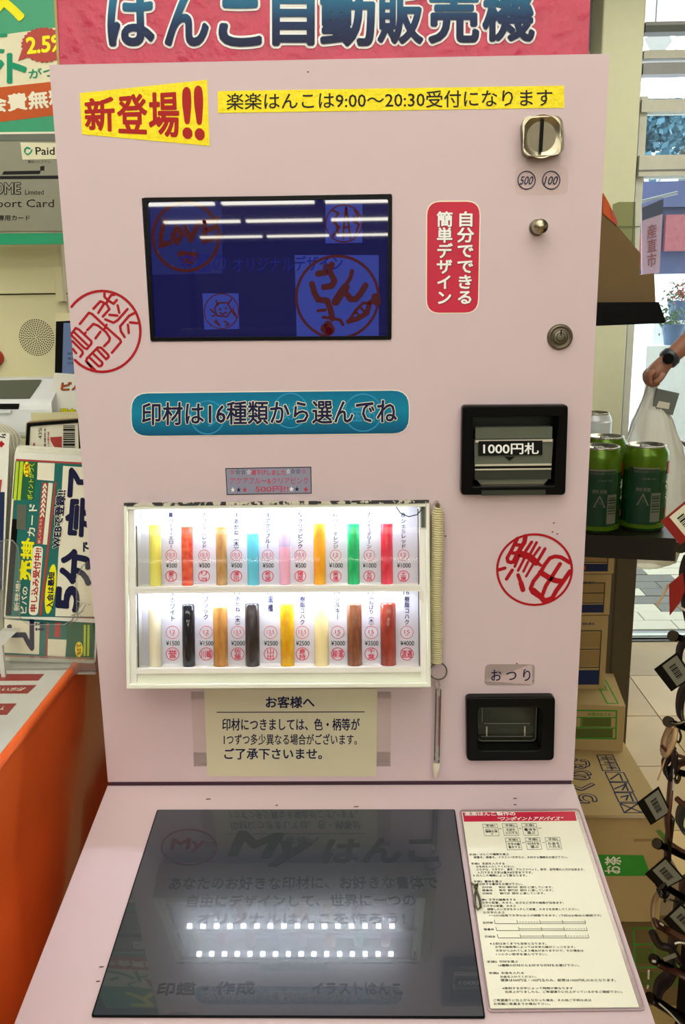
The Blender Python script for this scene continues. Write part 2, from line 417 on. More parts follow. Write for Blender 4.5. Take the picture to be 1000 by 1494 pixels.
for j in range(17):
    y0 = YS + 0.125 + j * 0.118
    for i in range(11):
        x0 = 0.75 + i * 0.236 + (0.118 if j % 2 else 0)
        if j > 11 and i > 9: continue
        band = (x0 + 0.62 * (y0 - YS)) % 1.5
        m = 'paver_grey' if (0.1 < band < 0.62) else 'paver_light'
        MB().box((x0 + 0.003, y0 + 0.003, -0.014), (x0 + 0.233, y0 + 0.115, random.uniform(-0.003, 0.0))).build('brick', m, pv)
MB().box((-3, YS + 0.125 + 17 * 0.118, -0.014), (8, 14, -0.002)).build('plain_paving', 'street_white', pv)
MB().box((3.5, YS + 0.12, -0.014), (8, YS + 0.125 + 17 * 0.118, -0.002)).build('plain_paving', 'paver_light', pv)
th = struct(MB().box((0.0, YS - 0.018, -0.02), (5.2, YS + 0.10, 0.002)).build('trim_1', 'frame_grey'))
MB().box((0.0, YS, 0.002), (5.2, YS + 0.012, 0.008)).build('rail', 'black_matte', th); MB().box((0.0, YS + 0.025, 0.002), (5.2, YS + 0.05, 0.010)).build('rail', 'frame_white', th)
struct(MB().box((-4.5, -19, 2.75), (5.2, YS + 0.1, 2.85)).build('ceiling', 'ceiling_paint'))
struct(MB().box((-4.6, -19, 0), (-4.5, YS, 2.75)).build('wall_left', 'wall_paint'))
struct(MB().box((5.2, -19, 0), (5.3, YS, 2.75)).build('wall_right', 'wall_paint'))
struct(MB().box((-4.6, -19.1, 0), (5.3, -19, 2.75)).build('wall_rear', 'slate'))
struct(MB().box((-4.5, YS, 0), (0.62, YS + 0.1, 2.75)).build('wall_front', 'wall_paint'))
# column between the two glazed fronts
struct(MB().box((0.905, 2.66, 0), (1.055, YS + 0.02, 2.75)).build('column', 'column_cream', bevel=0.006))
# sliding-door frame and transom to the right of the column
d1 = struct(MB().box((1.066, YS - 0.03, 0), (1.10, YS + 0.03, 2.75)).build('door_1', 'frame_grey', bevel=0.002))
MB().box((1.104, YS - 0.02, 0), (1.132, YS + 0.02, 2.2)).build('door_stile', 'frame_white', d1)
zt = at_y(960, 250, YS).z; zb = at_y(960, 264, YS).z
MB().box((1.104, YS - 0.05, zb + 0.012), (5.2, YS + 0.05, at_y(960, 229, YS).z)).build('door_header', 'frame_white', d1)
MB().box((1.104, YS - 0.055, zt - 0.004), (5.2, YS - 0.05, zt)).build('header_groove', 'frame_grey', d1)
MB().box((1.132, YS - 0.004, 0.01), (5.2, YS + 0.004, zb + 0.012)).build('pane', 'clear_glass', d1)
w1 = struct(MB().box((1.104, YS - 0.04, at_y(960, 166, YS).z), (5.2, YS + 0.04, at_y(960, 148, YS).z)).build('window_1', 'frame_white'))
MB().box((1.104, YS - 0.004, at_y(960, 229, YS).z), (5.2, YS + 0.004, at_y(960, 166, YS).z)).build('pane', 'clear_glass', w1)
for (r0, r1, m) in ((35, 40, 'frame_grey'), (40, 50, 'slate'), (76, 88, 'frame_white'), (94, 111, 'frame_grey')):
    MB().box((1.104, YS - 0.03, at_y(960, r1, YS).z), (5.2, YS + 0.03, at_y(960, r0, YS).z)).build('transom_bar', m, w1)
w2 = struct(MB().box((0.62, YS - 0.02, 2.28), (0.905, YS + 0.02, 2.36)).build('window_2', 'frame_white'))
MB().box((0.62, YS - 0.004, 0.0), (0.905, YS + 0.004, 2.28)).build('pane', 'clear_glass', w2)
MB().box((0.62, YS - 0.02, 2.36), (0.905, YS + 0.02, 2.75)).build('window_head', 'frame_grey', w2)
# arcade outside: soffit, bright tubes
struct(MB().box((-2, YS + 0.12, 3.05), (9, 6.2, 3.15)).build('canopy', 'canopy_white'))
# lamps seen above the door, under the canopy
def tube_lamp(name, x0, x1, y, z, hh, label, group=None, strength='daylight_tube'):
    t = thing(name, ((x0 + x1) / 2, y, z), label, 'light', group)
    MB().box((x0, y - 0.03, z + hh), (x1, y + 0.06, z + hh + 0.02)).build('housing', 'frame_white', t)
    MB().cyl((x0, y, z + hh / 2), (x1, y, z + hh / 2), hh / 2, n=12).build('tube', strength, t)
    return t
Y2 = 3.15
za = at_y(960, 143, Y2).z; zb2 = at_y(960, 112, Y2).z
tube_lamp('strip_light', 1.15, 3.2, Y2, za, zb2 - za, 'long white strip light glowing above the entrance door')
for i, x in enumerate((955, 1025)):
    p = at_y(x, 66, 3.3)
    t = thing('pendant_lamp', p, 'white star shaped lamp above the entrance, next to the cream column' if i == 0 else 'white star shaped lamp above the entrance at the right edge of the picture', 'light', 'white star lamps above the entrance')
    P3 = wall_plane(3.3); c = P3.inv(x, 66)
    MB().prism(P3, [(c[0] - 0.05, c[1] + 0.02), (c[0] - 0.02, c[1] - 0.03), (c[0] + 0.04, c[1] - 0.03), (c[0] + 0.07, c[1] + 0.01), (c[0] + 0.05, c[1] + 0.04), (c[0], c[1] + 0.05)], -0.02, 0.02).build('shade', 'white_plastic', t, bevel=0.004)
    MB().box((p.x - 0.08, 3.34, p.z - 0.03), (p.x + 0.10, 3.36, p.z + 0.045)).build('glowing_panel', 'daylight_tube', t)
    MB().cyl((p.x, 3.3, p.z + 0.04), (p.x, 3.3, 3.05), 0.003, n=6).build('cord', 'frame_grey', t)
# ceiling tubes inside the shop (their rows are mirrored in the upper screen)
def shop_lamp():
    t = thing('ceiling_light', (0, 0, 2.75), 'twin tube ceiling light in the long rows over the shop', 'light', 'twin tube ceiling lights over the shop')
    MB().box((-0.6, -0.11, 2.71), (0.6, 0.11, 2.75)).build('housing', 'frame_white', t)
    for s in (-0.055, 0.055): MB().cyl((-0.58, s, 2.69), (0.58, s, 2.69), 0.016, n=10).build('tube', 'tube_white', t)
    return t
sl = shop_lamp(); n = 0
for y in (-3.4, -6.2, -8.6, -10.9, -13.4, -16.6):
    for x in (-2.36, -1.10, 0.20, 1.46, 2.72):
        if n == 0: sl.location = (x, y, 2.75); ORG[sl.name] = Vector((x, y, 2.75))
        else: dup(sl, (x, y, 2.75))
        n += 1
# shop gondolas far behind the camera: dark masses in the mirror of the screen
def gondola(x, y):
    t = thing('shop_shelf', (x, y, 0), 'dark shop shelf unit standing behind the camera', 'shelf', 'shop shelf units behind the camera')
    MB().box((x - 0.9, y - 0.02, 0), (x + 0.9, y + 0.02, 1.7)).build('back_panel', 'slate', t)
    for z in (0.1, 0.5, 0.9, 1.3): MB().box((x - 0.9, y + 0.02, z), (x + 0.9, y + 0.4, z + 0.03)).build('shelf_board', 'frame_grey', t)
    for s in (-0.9, 0.87): MB().box((x + s, y + 0.0, 0), (x + s + 0.03, y + 0.05, 1.75)).build('upright', 'table_dark', t)
for x in (-2.6, 0.0, 2.6): gondola(x, -4.2)
# street behind the glass
fb = thing('market_building', (4.2, 10, 0), 'dark blue market front across the bright street, seen through the glass door', 'building')
zc = at_y(960, 266, 10).z; zl = at_y(960, 400, 10).z
MB().box((2.2, 10, zl), (7, 10.4, zc)).build('upper_wall', 'facade_blue', fb)
MB().box((2.2, 9.9, zc - 0.28), (7, 10.0, zc)).build('fascia', 'facade_blue', fb)
for i in range(6):
    x = 3.1 + i * 0.52
    MB().box((x, 9.93, zl + 0.5), (x + 0.3, 9.99, zc - 0.4)).build('window', 'facade_dark', fb)
    MB().box((x - 0.08, 9.86, zl + 0.05 + 0.2 * (i % 2)), (x + 0.26, 9.92, zl + 0.45 + 0.2 * (i % 2))).build('poster', 'stall_red', fb)
MB().box((2.2, 10.0, 0), (7, 10.4, zl)).build('lower_wall', 'street_white', fb)
P6 = wall_plane(6.0)
hb = thing('hanging_banner', P6.at(955, 400), 'pink and white vertical banner hanging outside the glass door', 'banner')
MB().prism(P6, px2(P6, [(936, 303), (968, 290), (962, 398), (937, 402)]), -0.01, 0.01).build('cloth', 'banner_pink', hb)
MB().prism(P6, px2(P6, [(937, 303), (968, 290), (967, 312), (937, 322)]), 0.011, 0.013).build('header_patch', 'facade_dark', hb)
text(P6, vert('産直市'), [(944, 330), (958, 326), (957, 388), (944, 390)], 0.014, 'stall_red', hb, 0.03, 'CENTER')
a = P6.at(936, 303); b = P6.at(968, 290); MB().cyl(a - Vector((0.1, 0, -0.02)), b + Vector((0.1, 0, 0.04)), 0.012).build('rod', 'frame_grey', hb)
MB().cyl((a.x - 0.05, 6.03, 0), (a.x - 0.05, 6.03, a.z + 0.1), 0.015).build('pole', 'frame_grey', hb)
def blob(mb, c, r, n, m=1.0):
    for _ in range(n):
        p = Vector(c) + Vector((random.gauss(0, r * 0.45), random.gauss(0, r * 0.3), random.gauss(0, r * 0.35)))
        q = r * random.uniform(0.12, 0.3) * m; d = Vector((random.uniform(-1, 1), random.uniform(-1, 1), random.uniform(-.6, 1))).normalized(); u = d.orthogonal().normalized(); v = d.cross(u)
        mb.add([p - u * q, p + v * q * .5, p + u * q, p - v * q * .5], [(0, 1, 2, 3)])
for i, (px, py, Y) in enumerate(((938, 190, 11), (1000, 200, 13.4))):
    c = at_y(px, py, Y)
    t = thing('street_tree', (c.x, Y, 0), ('pale blue-green tree beside the cream column, beyond the transom window', 'pale blue-green tree beyond the transom window at the right edge of the picture', 'pale street tree beyond the right edge of the transom window')[i], 'tree', 'trees beyond the transom window')
    MB().cyl((c.x, Y, 0), (c.x, Y, c.z), 0.09, 0.05).build('trunk', 'kraft_dark', t)
    mb = MB(); blob(mb, c + Vector((0, 0, 0.1)), 0.75, 1600, 0.38); mb.build('foliage', 'leaf_blue', t)['kind'] = 'stuff'
for i, (px, py, m, lab) in enumerate(((992, 432, 'flower_red', 'red flowers in a pot outside the glass door'), (984, 466, 'leaf_green', 'green plant in a blue pot outside the glass door'))):
    c = at_y(px, py, 5.0 + 0.4 * (1 - i))
    t = thing('potted_plant', (c.x, c.y, 0), lab, 'plant')
    MB().lathe((c.x, c.y, c.z - 0.16), (0, 0, 1), [(0.05, 0), (0.075, 0.12), (0.08, 0.13)]).build('pot', 'pot_blue', t)
    mb = MB(); blob(mb, c, 0.11, 220, 0.6); mb.build('foliage', 'leaf_green', t)['kind'] = 'stuff'
    if i == 0: mb = MB(); blob(mb, c + Vector((0, -0.05, 0.02)), 0.11, 120, 0.4); mb.build('blossom', m, t)['kind'] = 'stuff'
    MB().box((c.x - 0.2, c.y - 0.12, 0), (c.x + 0.2, c.y + 0.12, c.z - 0.16)).build('stand', 'street_white', t)
# ================================================================== THE MACHINE
vm = thing('vending_machine', (0, 0.1, 0), 'pink upright vending machine for name seals with screens and coin slot', 'vending machine')
HW = 0.245; HT = 0.6993
def prect(x0, y0, x1, y1):
    a = px2(PP, box4(x0, y0, x1, y1)); return ((a[0][0] + a[3][0]) / 2, (a[1][0] + a[2][0]) / 2, (a[2][1] + a[3][1]) / 2, (a[0][1] + a[1][1]) / 2)
H_DISP = (PP.inv(213, 390)[0], PP.inv(571.5, 390)[0], PP.inv(390, 495)[1], PP.inv(390, 286)[1])
H_CASE = (-0.200, 0.088, 0.15, 0.302)
H_BILL = (PP.inv(684, 650)[0], PP.inv(814, 650)[0], PP.inv(745, 712)[1], PP.inv(745, 600)[1])
H_CHNG = (PP.inv(690, 1055)[0], PP.inv(795, 1055)[0], PP.inv(740, 1096)[1], PP.inv(740, 1018)[1])
holes = [H_DISP, H_CASE, H_BILL, H_CHNG]
xs = sorted({-HW, HW, *[h[0] for h in holes], *[h[1] for h in holes]}); zs = sorted({0.002, HT, *[h[2] for h in holes], *[h[3] for h in holes]})
mb = MB(); TH = 0.022
for i in range(len(xs) - 1):
    for j in range(len(zs) - 1):
        cx = (xs[i] + xs[i + 1]) / 2; cz = (zs[j] + zs[j + 1]) / 2
        if any(h[0] < cx < h[1] and h[2] < cz < h[3] for h in holes): continue
        mb.add([PP.pt(xs[i], zs[j]), PP.pt(xs[i + 1], zs[j]), PP.pt(xs[i + 1], zs[j + 1]), PP.pt(xs[i], zs[j + 1])], [(0, 1, 2, 3)])
for (a, b, c, d, out) in [(-HW, HW, 0.002, HT, True)] + [(*h, False) for h in holes]:
    q = [(a, c), (b, c), (b, d), (a, d)]
    for k in range(4):
        p, r = q[k], q[(k + 1) % 4]
        f = [PP.pt(*p), PP.pt(*r), PP.pt(*r, -TH), PP.pt(*p, -TH)]; mb.add(f, [(3, 2, 1, 0) if out else (0, 1, 2, 3)])
mb.build('front_panel', 'pink_paint', vm)
mb = MB()
for (x0, x1, z0, z1) in ((-HW + 0.004, HW - 0.004, 0, 0),):
    mb.box((x0, 0.062, BZ - 0.01), (x1, 0.36, BZ + HT - 0.003))
    for s in (-1, 1): mb.box((s * (HW - 0.004) - (0.004 if s > 0 else 0), TH, BZ - 0.01), (s * (HW - 0.004) + (0.004 if s < 0 else 0), 0.062, BZ + HT - 0.003))
    mb.box((x0, TH, BZ + HT - 0.007), (x1, 0.062, BZ + HT - 0.003))
mb.build('housing', 'pink_edge', vm)
# sloping console
cu, su = math.cos(SA), math.sin(SA); L = 0.335
PXZ = Plane((-HW, 0, 0), (0, 1, 0), (0, 0, 1))
side = [(0.0, BZ - 0.001), (-L * cu, BZ - 0.001 - L * su), (-L * cu - 0.008, BZ - 0.012 - L * su), (-L * cu - 0.004, BZ - 0.06 - L * su), (-0.14, BZ - 0.14), (0.0, BZ - 0.14)]
MB().prism(PXZ, side, 0, 2 * HW).build('console', 'pink_paint', vm, bevel=0.002)
MB().box((-HW + 0.002, -0.0012, BZ - 0.0012), (HW - 0.002, 0.004, BZ + 0.0022)).build('seam', 'dark_gap', vm)
MB().box((-HW + 0.03, -0.12, 0.05), (HW - 0.03, 0.35, BZ - 0.14)).build('base_cabinet', 'pink_edge', vm, bevel=0.003)
MB().box((-HW + 0.05, -0.10, 0.0), (HW - 0.05, 0.33, 0.05)).build('plinth', 'black_matte', vm)
MB().box((-HW + 0.02, 0.0, BZ - 0.14), (HW - 0.02, 0.35, BZ - 0.01)).build('neck', 'pink_edge', vm)

# ---- upper display
q = [(209, 288.5), (572.5, 284), (571.5, 495.5), (220.5, 498)]
o1 = px2(PP, q); o2 = inset(o1, 0.0036)
bz = MB().frame(PP, rr(o1, 0.002), rr(o2, 0.002), -0.004, 0.0012).build('display_bezel', 'black_plastic', vm)
dp = MB().prism(PP, inset(o1, 0.0025), -0.02, -0.0015).build('display_screen', 'lcd_blue', vm)
C = -0.0012
def sq(pts, m): return MB().prism(PP, px2(PP, pts), -0.0015, C).build('picture_square', m, dp)
sq([(218, 294), (323, 292), (325, 399), (222, 401)], 'lcd_square_dim'); sq([(475, 298), (529, 297), (529, 354), (475, 355)], 'lcd_square')
sq([(295, 428), (348, 428), (349, 480), (298, 481)], 'lcd_square'); sq([(430, 372), (553, 372), (553, 491), (433, 491)], 'lcd_square')
def trace(mb, P, ox, oy, k, strokes, wpx, c, dc=0.0002):
    wd = wpx / k / 1.42 / 1000
    for st in strokes:
        ww = wd
        if len(st[0]) == 3: ww = st[0][0] / k / 1.42 / 1000; st = [st[0][1:]] + list(st[1:])
        mb.stroke(P, [P.inv(ox + x / k, oy + y / k) for x, y in st], ww, c, dc)
    return mb
def ringpx(P, cx, cy, rx, ry, wpx, c, m, parent, name='seal_ring', dc=0.0003, clip=None):
    pts = [P.inv(cx + rx * math.cos(2 * math.pi * k / 48), cy + ry * math.sin(2 * math.pi * k / 48)) for k in range(49)]
    mb = MB(); seg = []
    for p in pts + [None]:
        if p is None or (clip is not None and p[0] < clip):
            if len(seg) > 1: mb.stroke(P, seg, wpx / 1.42 / 1000, c, dc)
            seg = []
        else: seg.append(p)
    return mb.build(name, m, parent)
ringpx(PP, 271, 345, 48, 50, 4.2, C, 'lcd_red', dp); ringpx(PP, 502, 326, 26.5, 27, 1.8, C, 'lcd_red', dp)
ringpx(PP, 323, 454, 25, 25.5, 1.4, C, 'lcd_red', dp); ringpx(PP, 492.5, 433.5, 60, 60, 3.6, C, 'lcd_red', dp)
g = 2.439   # strokes traced in the 2.44x view whose corner is at (190, 270)
trace(MB(), PP, 190, 270, g, [[(122, 125), (110, 170), (108, 215), (140, 205)], [(165, 150), (150, 185), (165, 205), (185, 175), (165, 150)], [(195, 150), (215, 195), (245, 130)], [(265, 130), (262, 200), (320, 180)], [(262, 165), (300, 150)], [(262, 132), (310, 120)]], 16, C).build('drawn_letters', 'lcd_red', dp)['kind'] = 'stuff'
trace(MB(), PP, 190, 270, g, [[(200, 250), (180, 245), (205, 280), (230, 250), (200, 250)]], 22, C).build('heart', 'lcd_red', dp)['kind'] = 'stuff'
trace(MB(), PP, 190, 270, g, [[(769, 80), (762, 130), (758, 190)], [(769, 80), (776, 130), (784, 190)], [(760, 150), (780, 150)], [(757, 175), (784, 175)], [(722, 90), (742, 100), (722, 130), (745, 150), (722, 180)], [(730, 120), (742, 180)], [(800, 90), (812, 110), (796, 130), (815, 140), (800, 180)], [(796, 110), (806, 130)]], 7, C).build('tower_drawing', 'lcd_red', dp)['kind'] = 'stuff'
trace(MB(), PP, 190, 270, g, [[(305, 410), (312, 428)], [(360, 405), (348, 425)], [(300, 440), (310, 420), (345, 418), (360, 445), (345, 468), (310, 465), (300, 440)], [(318, 440), (322, 444)], [(338, 440), (342, 436)], [(320, 455), (330, 460), (342, 452)], [(285, 442), (300, 455)], [(292, 468), (305, 460)], [(362, 450), (378, 470)], [(365, 440), (375, 462)], [(300, 485), (318, 500), (305, 480)], [(335, 485), (352, 495), (340, 500)]], 5, C).build('bear_drawing', 'lcd_red', dp)['kind'] = 'stuff'
trace(MB(), PP, 425, 365, 7.407, [[(290, 255), (370, 240), (375, 170)], [(440, 155), (410, 220), (470, 330), (440, 385), (355, 400)], [(225, 365), (250, 460), (290, 535), (390, 545), (425, 640), (445, 740)], [(30, 290, 655), (370, 645)], [(30, 345, 725), (430, 735), (530, 755), (560, 805)], [(100, 370, 850), (420, 860)], [(90, 400, 810), (400, 880)], [(40, 660, 225), (640, 300), (590, 380)], [(80, 590, 400), (530, 480), (480, 560)], [(600, 470), (640, 530), (700, 530), (750, 470), (805, 380)], [(50, 620, 770), (720, 740), (820, 680), (850, 570), (930, 520)], [(30, 640, 740), (700, 650), (780, 570), (850, 575)], [(25, 690, 660), (730, 700)], [(25, 750, 620), (790, 660)], [(80, 910, 510), (930, 560)]], 58, C).build('drawn_letters', 'lcd_red', dp)['kind'] = 'stuff'
text(PP, '究極の', [(262, 371), (330, 369), (330, 396), (263, 398)], C + 0.0003, 'lcd_light_text', dp, 0.02)
text(PP, 'オリジナルデザイン', [(340, 375), (500, 372), (500, 394), (340, 397)], C + 0.0003, 'lcd_light_text', dp, 0.02)

# ---- coin slot, plate, reject button, lock
cs = MB().prism(PP, rr(px2(PP, [(759, 175), (817, 172), (820, 228), (761, 232)]), 0.008), 0.0, 0.012).build('coin_slot', 'dark_steel', vm, bevel=0.002)
PC = PP.lifted(0.012); cc = PP.lifted(0.014).inv(791, 199)
face = rr(inset(px2(PP.lifted(0.014), [(761, 168), (819, 168), (820, 228), (763, 229)]), 0.0008), 0.007)
rim = circ(cc, 0.0178, len(face)); 
import cmath
ang = [math.atan2(p[1] - cc[1], p[0] - cc[0]) for p in face]; rim = [(cc[0] + 0.0178 * math.cos(a_), cc[1] + 0.0178 * math.sin(a_)) for a_ in ang]
MB().frame(PP, face, rim, 0.0095, 0.0145).build('face_plate', 'steel', cs)
MB().lathe(PP.pt(*cc, 0.0145), -PP.n, [(0.0178, 0), (0.0145, 0.0018), (0.011, 0.0032), (0.006, 0.0042), (0.0005, 0.0046)], 36, cap=False).build('dish', 'steel', cs)
a = PP.lifted(0.011).inv(791, 177); b = PP.lifted(0.011).inv(788.5, 220)
MB().stroke(PP, [a, b], 0.0026, 0.0085, 0.0062).build('slit', 'black_matte', cs)
cp_ = plate('coin_label', PP, [(752, 244), (829, 242), (829, 284), (752, 286)], 0.006, 0, 0.0005, 'clear_film', vm)
for (x, t_) in ((768.5, '500'), (804.5, '100')):
    ringpx(PP, x, 263, 12.6, 13, 1.1, 0.0005, 'navy_ink', cp_, name='value_ring')
    text(PP, t_, [(x - 7.5, 257.5), (x + 11, 257.5), (x + 7.5, 269.5), (x - 10.5, 269.5)], 0.0007, 'navy_ink', cp_, 0.012)
bp = PP.inv(784, 332)
rb = MB().lathe(PP.pt(*bp), PP.n, [(0.0072, 0), (0.0072, 0.001), (0.0058, 0.0014)], 24).build('reject_button', 'dark_steel', vm)
MB().lathe(PP.pt(bp[0], bp[1], 0.001), PP.n + Vector((0.03, 0, -0.02)), [(0.0058, 0), (0.0066, 0.014), (0.006, 0.0165), (0.0, 0.0172)], 24).build('button_cap', 'steel', rb)
lp = PP.inv(817, 491.5)
lk = MB().lathe(PP.pt(*lp), PP.n, [(0.0118, 0), (0.0118, 0.002), (0.0102, 0.004), (0.0094, 0.004), (0.0088, 0.0025), (0.0065, 0.0025), (0.0065, 0.0048), (0.0055, 0.0052), (0.0, 0.0052)], 36).build('lock', 'dark_steel', vm)
MB().lathe(PP.pt(*lp, 0.0053), PP.n, [(0.0042, 0), (0.0036, 0)], 24, cap=False).build('key_groove', 'black_matte', lk)
MB().stroke(PP, [(lp[0], lp[1] + 0.002), (lp[0], lp[1] + 0.006)], 0.0012, 0.0053, 0.0003).build('key_notch', 'black_matte', lk)

# ---- stickers
st = plate('new_arrival_sticker', PP, [(117, 136), (302.5, 116.5), (306, 213), (120, 196)], 0, 0, 0.0004, 'yellow_film', vm)
for ch, q in (('新', [(124, 146), (166, 141), (167, 191), (126, 189)]), ('登', [(172, 141), (213, 137), (215, 195), (173, 193)]), ('場', [(218, 137), (259, 134), (262, 200), (219, 197)]), ('!', [(268, 130), (277, 129), (279, 201), (269, 200)]), ('!', [(285, 128), (294, 127), (297, 203), (287, 202)])):
    text(PP, ch, q, 0.0006, 'dark_red_ink', st, 0.045)
st = plate('opening_hours_sticker', PP, [(318, 133), (823, 125), (823.5, 157.5), (318, 165)], 0, 0, 0.0004, 'yellow_film', vm)
text(PP, '楽楽はんこは9:00〜20:30受付になります', [(331, 136.5), (806, 130), (806, 155), (331, 160.5)], 0.0006, 'black_ink', st, 0.012)
st = plate('design_sticker', PP, [(622, 293), (702, 292.5), (699, 457.5), (621.5, 458)], 0.013, 0, 0.0003, 'cream_ink', vm)
MB().prism(PP, rr(inset(px2(PP, [(622, 293), (702, 292.5), (699, 457.5), (621.5, 458)]), 0.001), 0.012), 0.0003, 0.0005).build('red_field', 'crimson_film', st)
for dx, dy, m, c, bo in ((1, 1, 'crimson_shadow', 0.0006, 0.05), (0, 0, 'white_ink', 0.0009, 0.038)):
    text(PP, vert('自分でできる'), [(668 + dx, 309 + dy), (692 + dx, 309 + dy), (690 + dx, 443 + dy), (667 + dx, 443 + dy)], c, m, st, bo, 'CENTER', 1.0)
    text(PP, vert('簡単デザイン'), [(638 + dx, 309 + dy), (661 + dx, 309 + dy), (659 + dx, 443 + dy), (637.5 + dx, 443 + dy)], c, m, st, bo, 'CENTER', 1.0)
bq = [(191, 573), (598, 568.5), (598, 633), (191.5, 637)]
st = plate('blue_badge', PP, bq, 0.016, 0, 0.0003, 'cream_ink', vm)
MB().prism(PP, rr(inset(px2(PP, bq), 0.0007), 0.0155), 0.0003, 0.0005).build('blue_field', 'badge_blue', st)
for (x, y, r, s_) in ((303, 609, 24, 'レジ'), (424, 599, 25, '桜井'), (530, 602, 27, '宝田')):
    ringpx(PP, x, y, r, r, 1.8, 0.0005, 'teal_light', st)
    text(PP, s_, (x - 17, y - 11, x + 17, y + 13), 0.0006, 'teal_light', st, 0.02)
tq = [(208, 587.5), (579, 582), (579, 617), (208, 620)]
text(PP, '印材は16種類から選んでね', tq, 0.0010, 'cream_ink', st, 0.07); text(PP, '印材は16種類から選んでね', tq, 0.0013, 'navy_ink', st, 0.028)
st = plate('price_cut_sticker', PP, [(329, 683), (454.5, 681), (455, 720), (331, 722)], 0, 0, 0.0003, 'black_ink', vm)
MB().prism(PP, inset(px2(PP, [(329, 683), (454.5, 681), (455, 720), (331, 722)]), 0.0008), 0.0003, 0.0005).build('grey_field', 'grey_sticker', st)
texts(PP, [('値下げしました', (367, 685, 417, 693), 0.02), ('アクアブルー&クリアピンク', (336, 696, 450, 706), 0.0), ('500円!!', (373, 709, 421, 718), 0.01), ('★', (443, 709, 450, 718)), ('★', (354, 710, 361, 718)), ('☆', (336, 684, 343, 692)), ('☆', (440, 683, 447, 691))], 0.0006, 'red_print', st)
texts(PP, [('★', (430, 709, 437, 717)), ('★', (345, 710, 352, 718)), ('☆☆', (344, 684, 359, 692)), ('☆☆', (424, 683, 439, 691))], 0.0006, 'navy_ink', st)
texts(PP, [('★', (337, 710, 343, 718)), ('★', (422, 709, 429, 717)), ('☆', (360, 684, 367, 692)), ('☆', (418, 683, 424, 691))], 0.0006, 'white_ink', st)
# big red name seals printed on the panel
o = ringpx(PP, 149, 483.5, 56, 59, 3.4, 0.0, 'red_ink', vm, name='red_name_seal', clip=-HW + 0.0015)
mb = MB(); trace(mb, PP, 95, 415, 8.333, [[(345, 295), (430, 205), (480, 225), (405, 345)], [(500, 230), (540, 300), (460, 390)], [(480, 110), (480, 150), (520, 190), (500, 240)], [(520, 190), (560, 130), (600, 125)], [(525, 195), (590, 235), (630, 190)], [(640, 255), (660, 345)], [(540, 370), (635, 378)], [(490, 425), (590, 465), (640, 435), (760, 300)], [(840, 350), (780, 380), (670, 510), (680, 570), (725, 640)], [(880, 470), (790, 462)], [(765, 490), (775, 590)], [(180, 480), (290, 345), (330, 360), (500, 520), (670, 670), (680, 700), (570, 830)], [(270, 555), (345, 480), (400, 500), (500, 580), (545, 650), (535, 690), (475, 750)], [(430, 575), (370, 655)], [(505, 490), (480, 540)], [(80, 600), (130, 530), (170, 550), (320, 690), (320, 720), (265, 785), (230, 770), (80, 620)], [(110, 580), (270, 735)], [(250, 585), (235, 610)], [(90, 690), (210, 810), (215, 840), (185, 880)], [(95, 785), (135, 835)], [(330, 1020), (258, 935), (265, 900), (400, 765), (440, 770), (525, 855), (530, 880), (500, 910), (390, 790)], [(300, 890), (410, 995), (440, 990), (455, 965), (450, 945), (350, 850)], [(255, 930), (370, 1045)]], 28, 0.0)
mb.build('seal_strokes', 'red_ink', o)['kind'] = 'stuff'
o = ringpx(PP, 780.3, 831, 54.5, 51.5, 3.2, 0.0, 'red_ink', vm, name='red_name_seal')
mb = MB(); trace(mb, PP, 715, 770, 7.692, [[(44, 900, 390), (800, 330), (735, 320), (675, 340), (620, 410), (570, 500), (490, 600), (458, 680), (480, 725), (610, 810)], [(44, 790, 405), (710, 530), (630, 650), (585, 770)], [(60, 570, 500), (650, 550), (730, 590), (800, 600)], [(50, 900, 490), (810, 620), (750, 700), (700, 790), (620, 815)], [(60, 490, 700), (560, 760), (620, 830)], [(50, 400, 95), (390, 160), (340, 240), (270, 380)], [(40, 310, 120), (250, 240), (195, 340), (205, 380), (240, 390), (280, 370)], [(40, 300, 190), (370, 200)], [(40, 240, 280), (310, 290)], [(75, 320, 285), (440, 320), (520, 390)], [(35, 400, 265), (470, 160)], [(30, 450, 300), (525, 165)], [(30, 490, 320), (560, 222)], [(35, 540, 370), (620, 235)], [(30, 330, 315), (280, 435)], [(30, 390, 340), (318, 480)], [(28, 430, 380), (378, 490)], [(28, 480, 420), (408, 545)], [(35, 530, 390), (570, 420)], [(38, 100, 472), (170, 452)], [(38, 252, 475), (188, 575)], [(42, 318, 530), (360, 640)], [(55, 350, 620), (372, 695)]], 34, 0.0)
mb.build('seal_strokes', 'red_ink', o)['kind'] = 'stuff'
# change label
st = plate('change_label', PP, [(708, 969), (781, 969), (780, 1000), (707, 1000)], 0.005, 0, 0.0005, 'clear_film', vm)
text(PP, 'お つ り', (717, 977, 774, 993), 0.0007, 'navy_ink', st, 0.014)

# ---- banknote slot
bo_ = px2(PP, [(673, 590), (826, 589), (822, 719), (671, 719)])
bil = MB()
Pb = PP; h = H_BILL; pad = 0.001
outer = [(bo_[3][0], bo_[3][1]), (bo_[2][0], bo_[2][1]), (bo_[1][0], bo_[1][1]), (bo_[0][0], bo_[0][1])]
io = [(h[0] + 0.004, h[2] + 0.004), (h[1] - 0.004, h[2] + 0.004), (h[1] - 0.002, h[3] - 0.004), (h[0] + 0.002, h[3] - 0.004)]
bil.frame(PP, rr(outer, 0.004), rr(io, 0.002), -0.018, 0.011)
note = bil.build('banknote_slot', 'black_plastic', vm, bevel=0.0015)
MB().fbox(PP, h[0] + 0.001, h[1] - 0.001, h[2] + 0.001, h[3] - 0.001, -0.030, -0.026).build('recess_back', 'smoke_dark', note)
P8 = PP.lifted(0.002); P9 = PP.lifted(0.004)
def row(y): return P8.inv(745, y)[1]
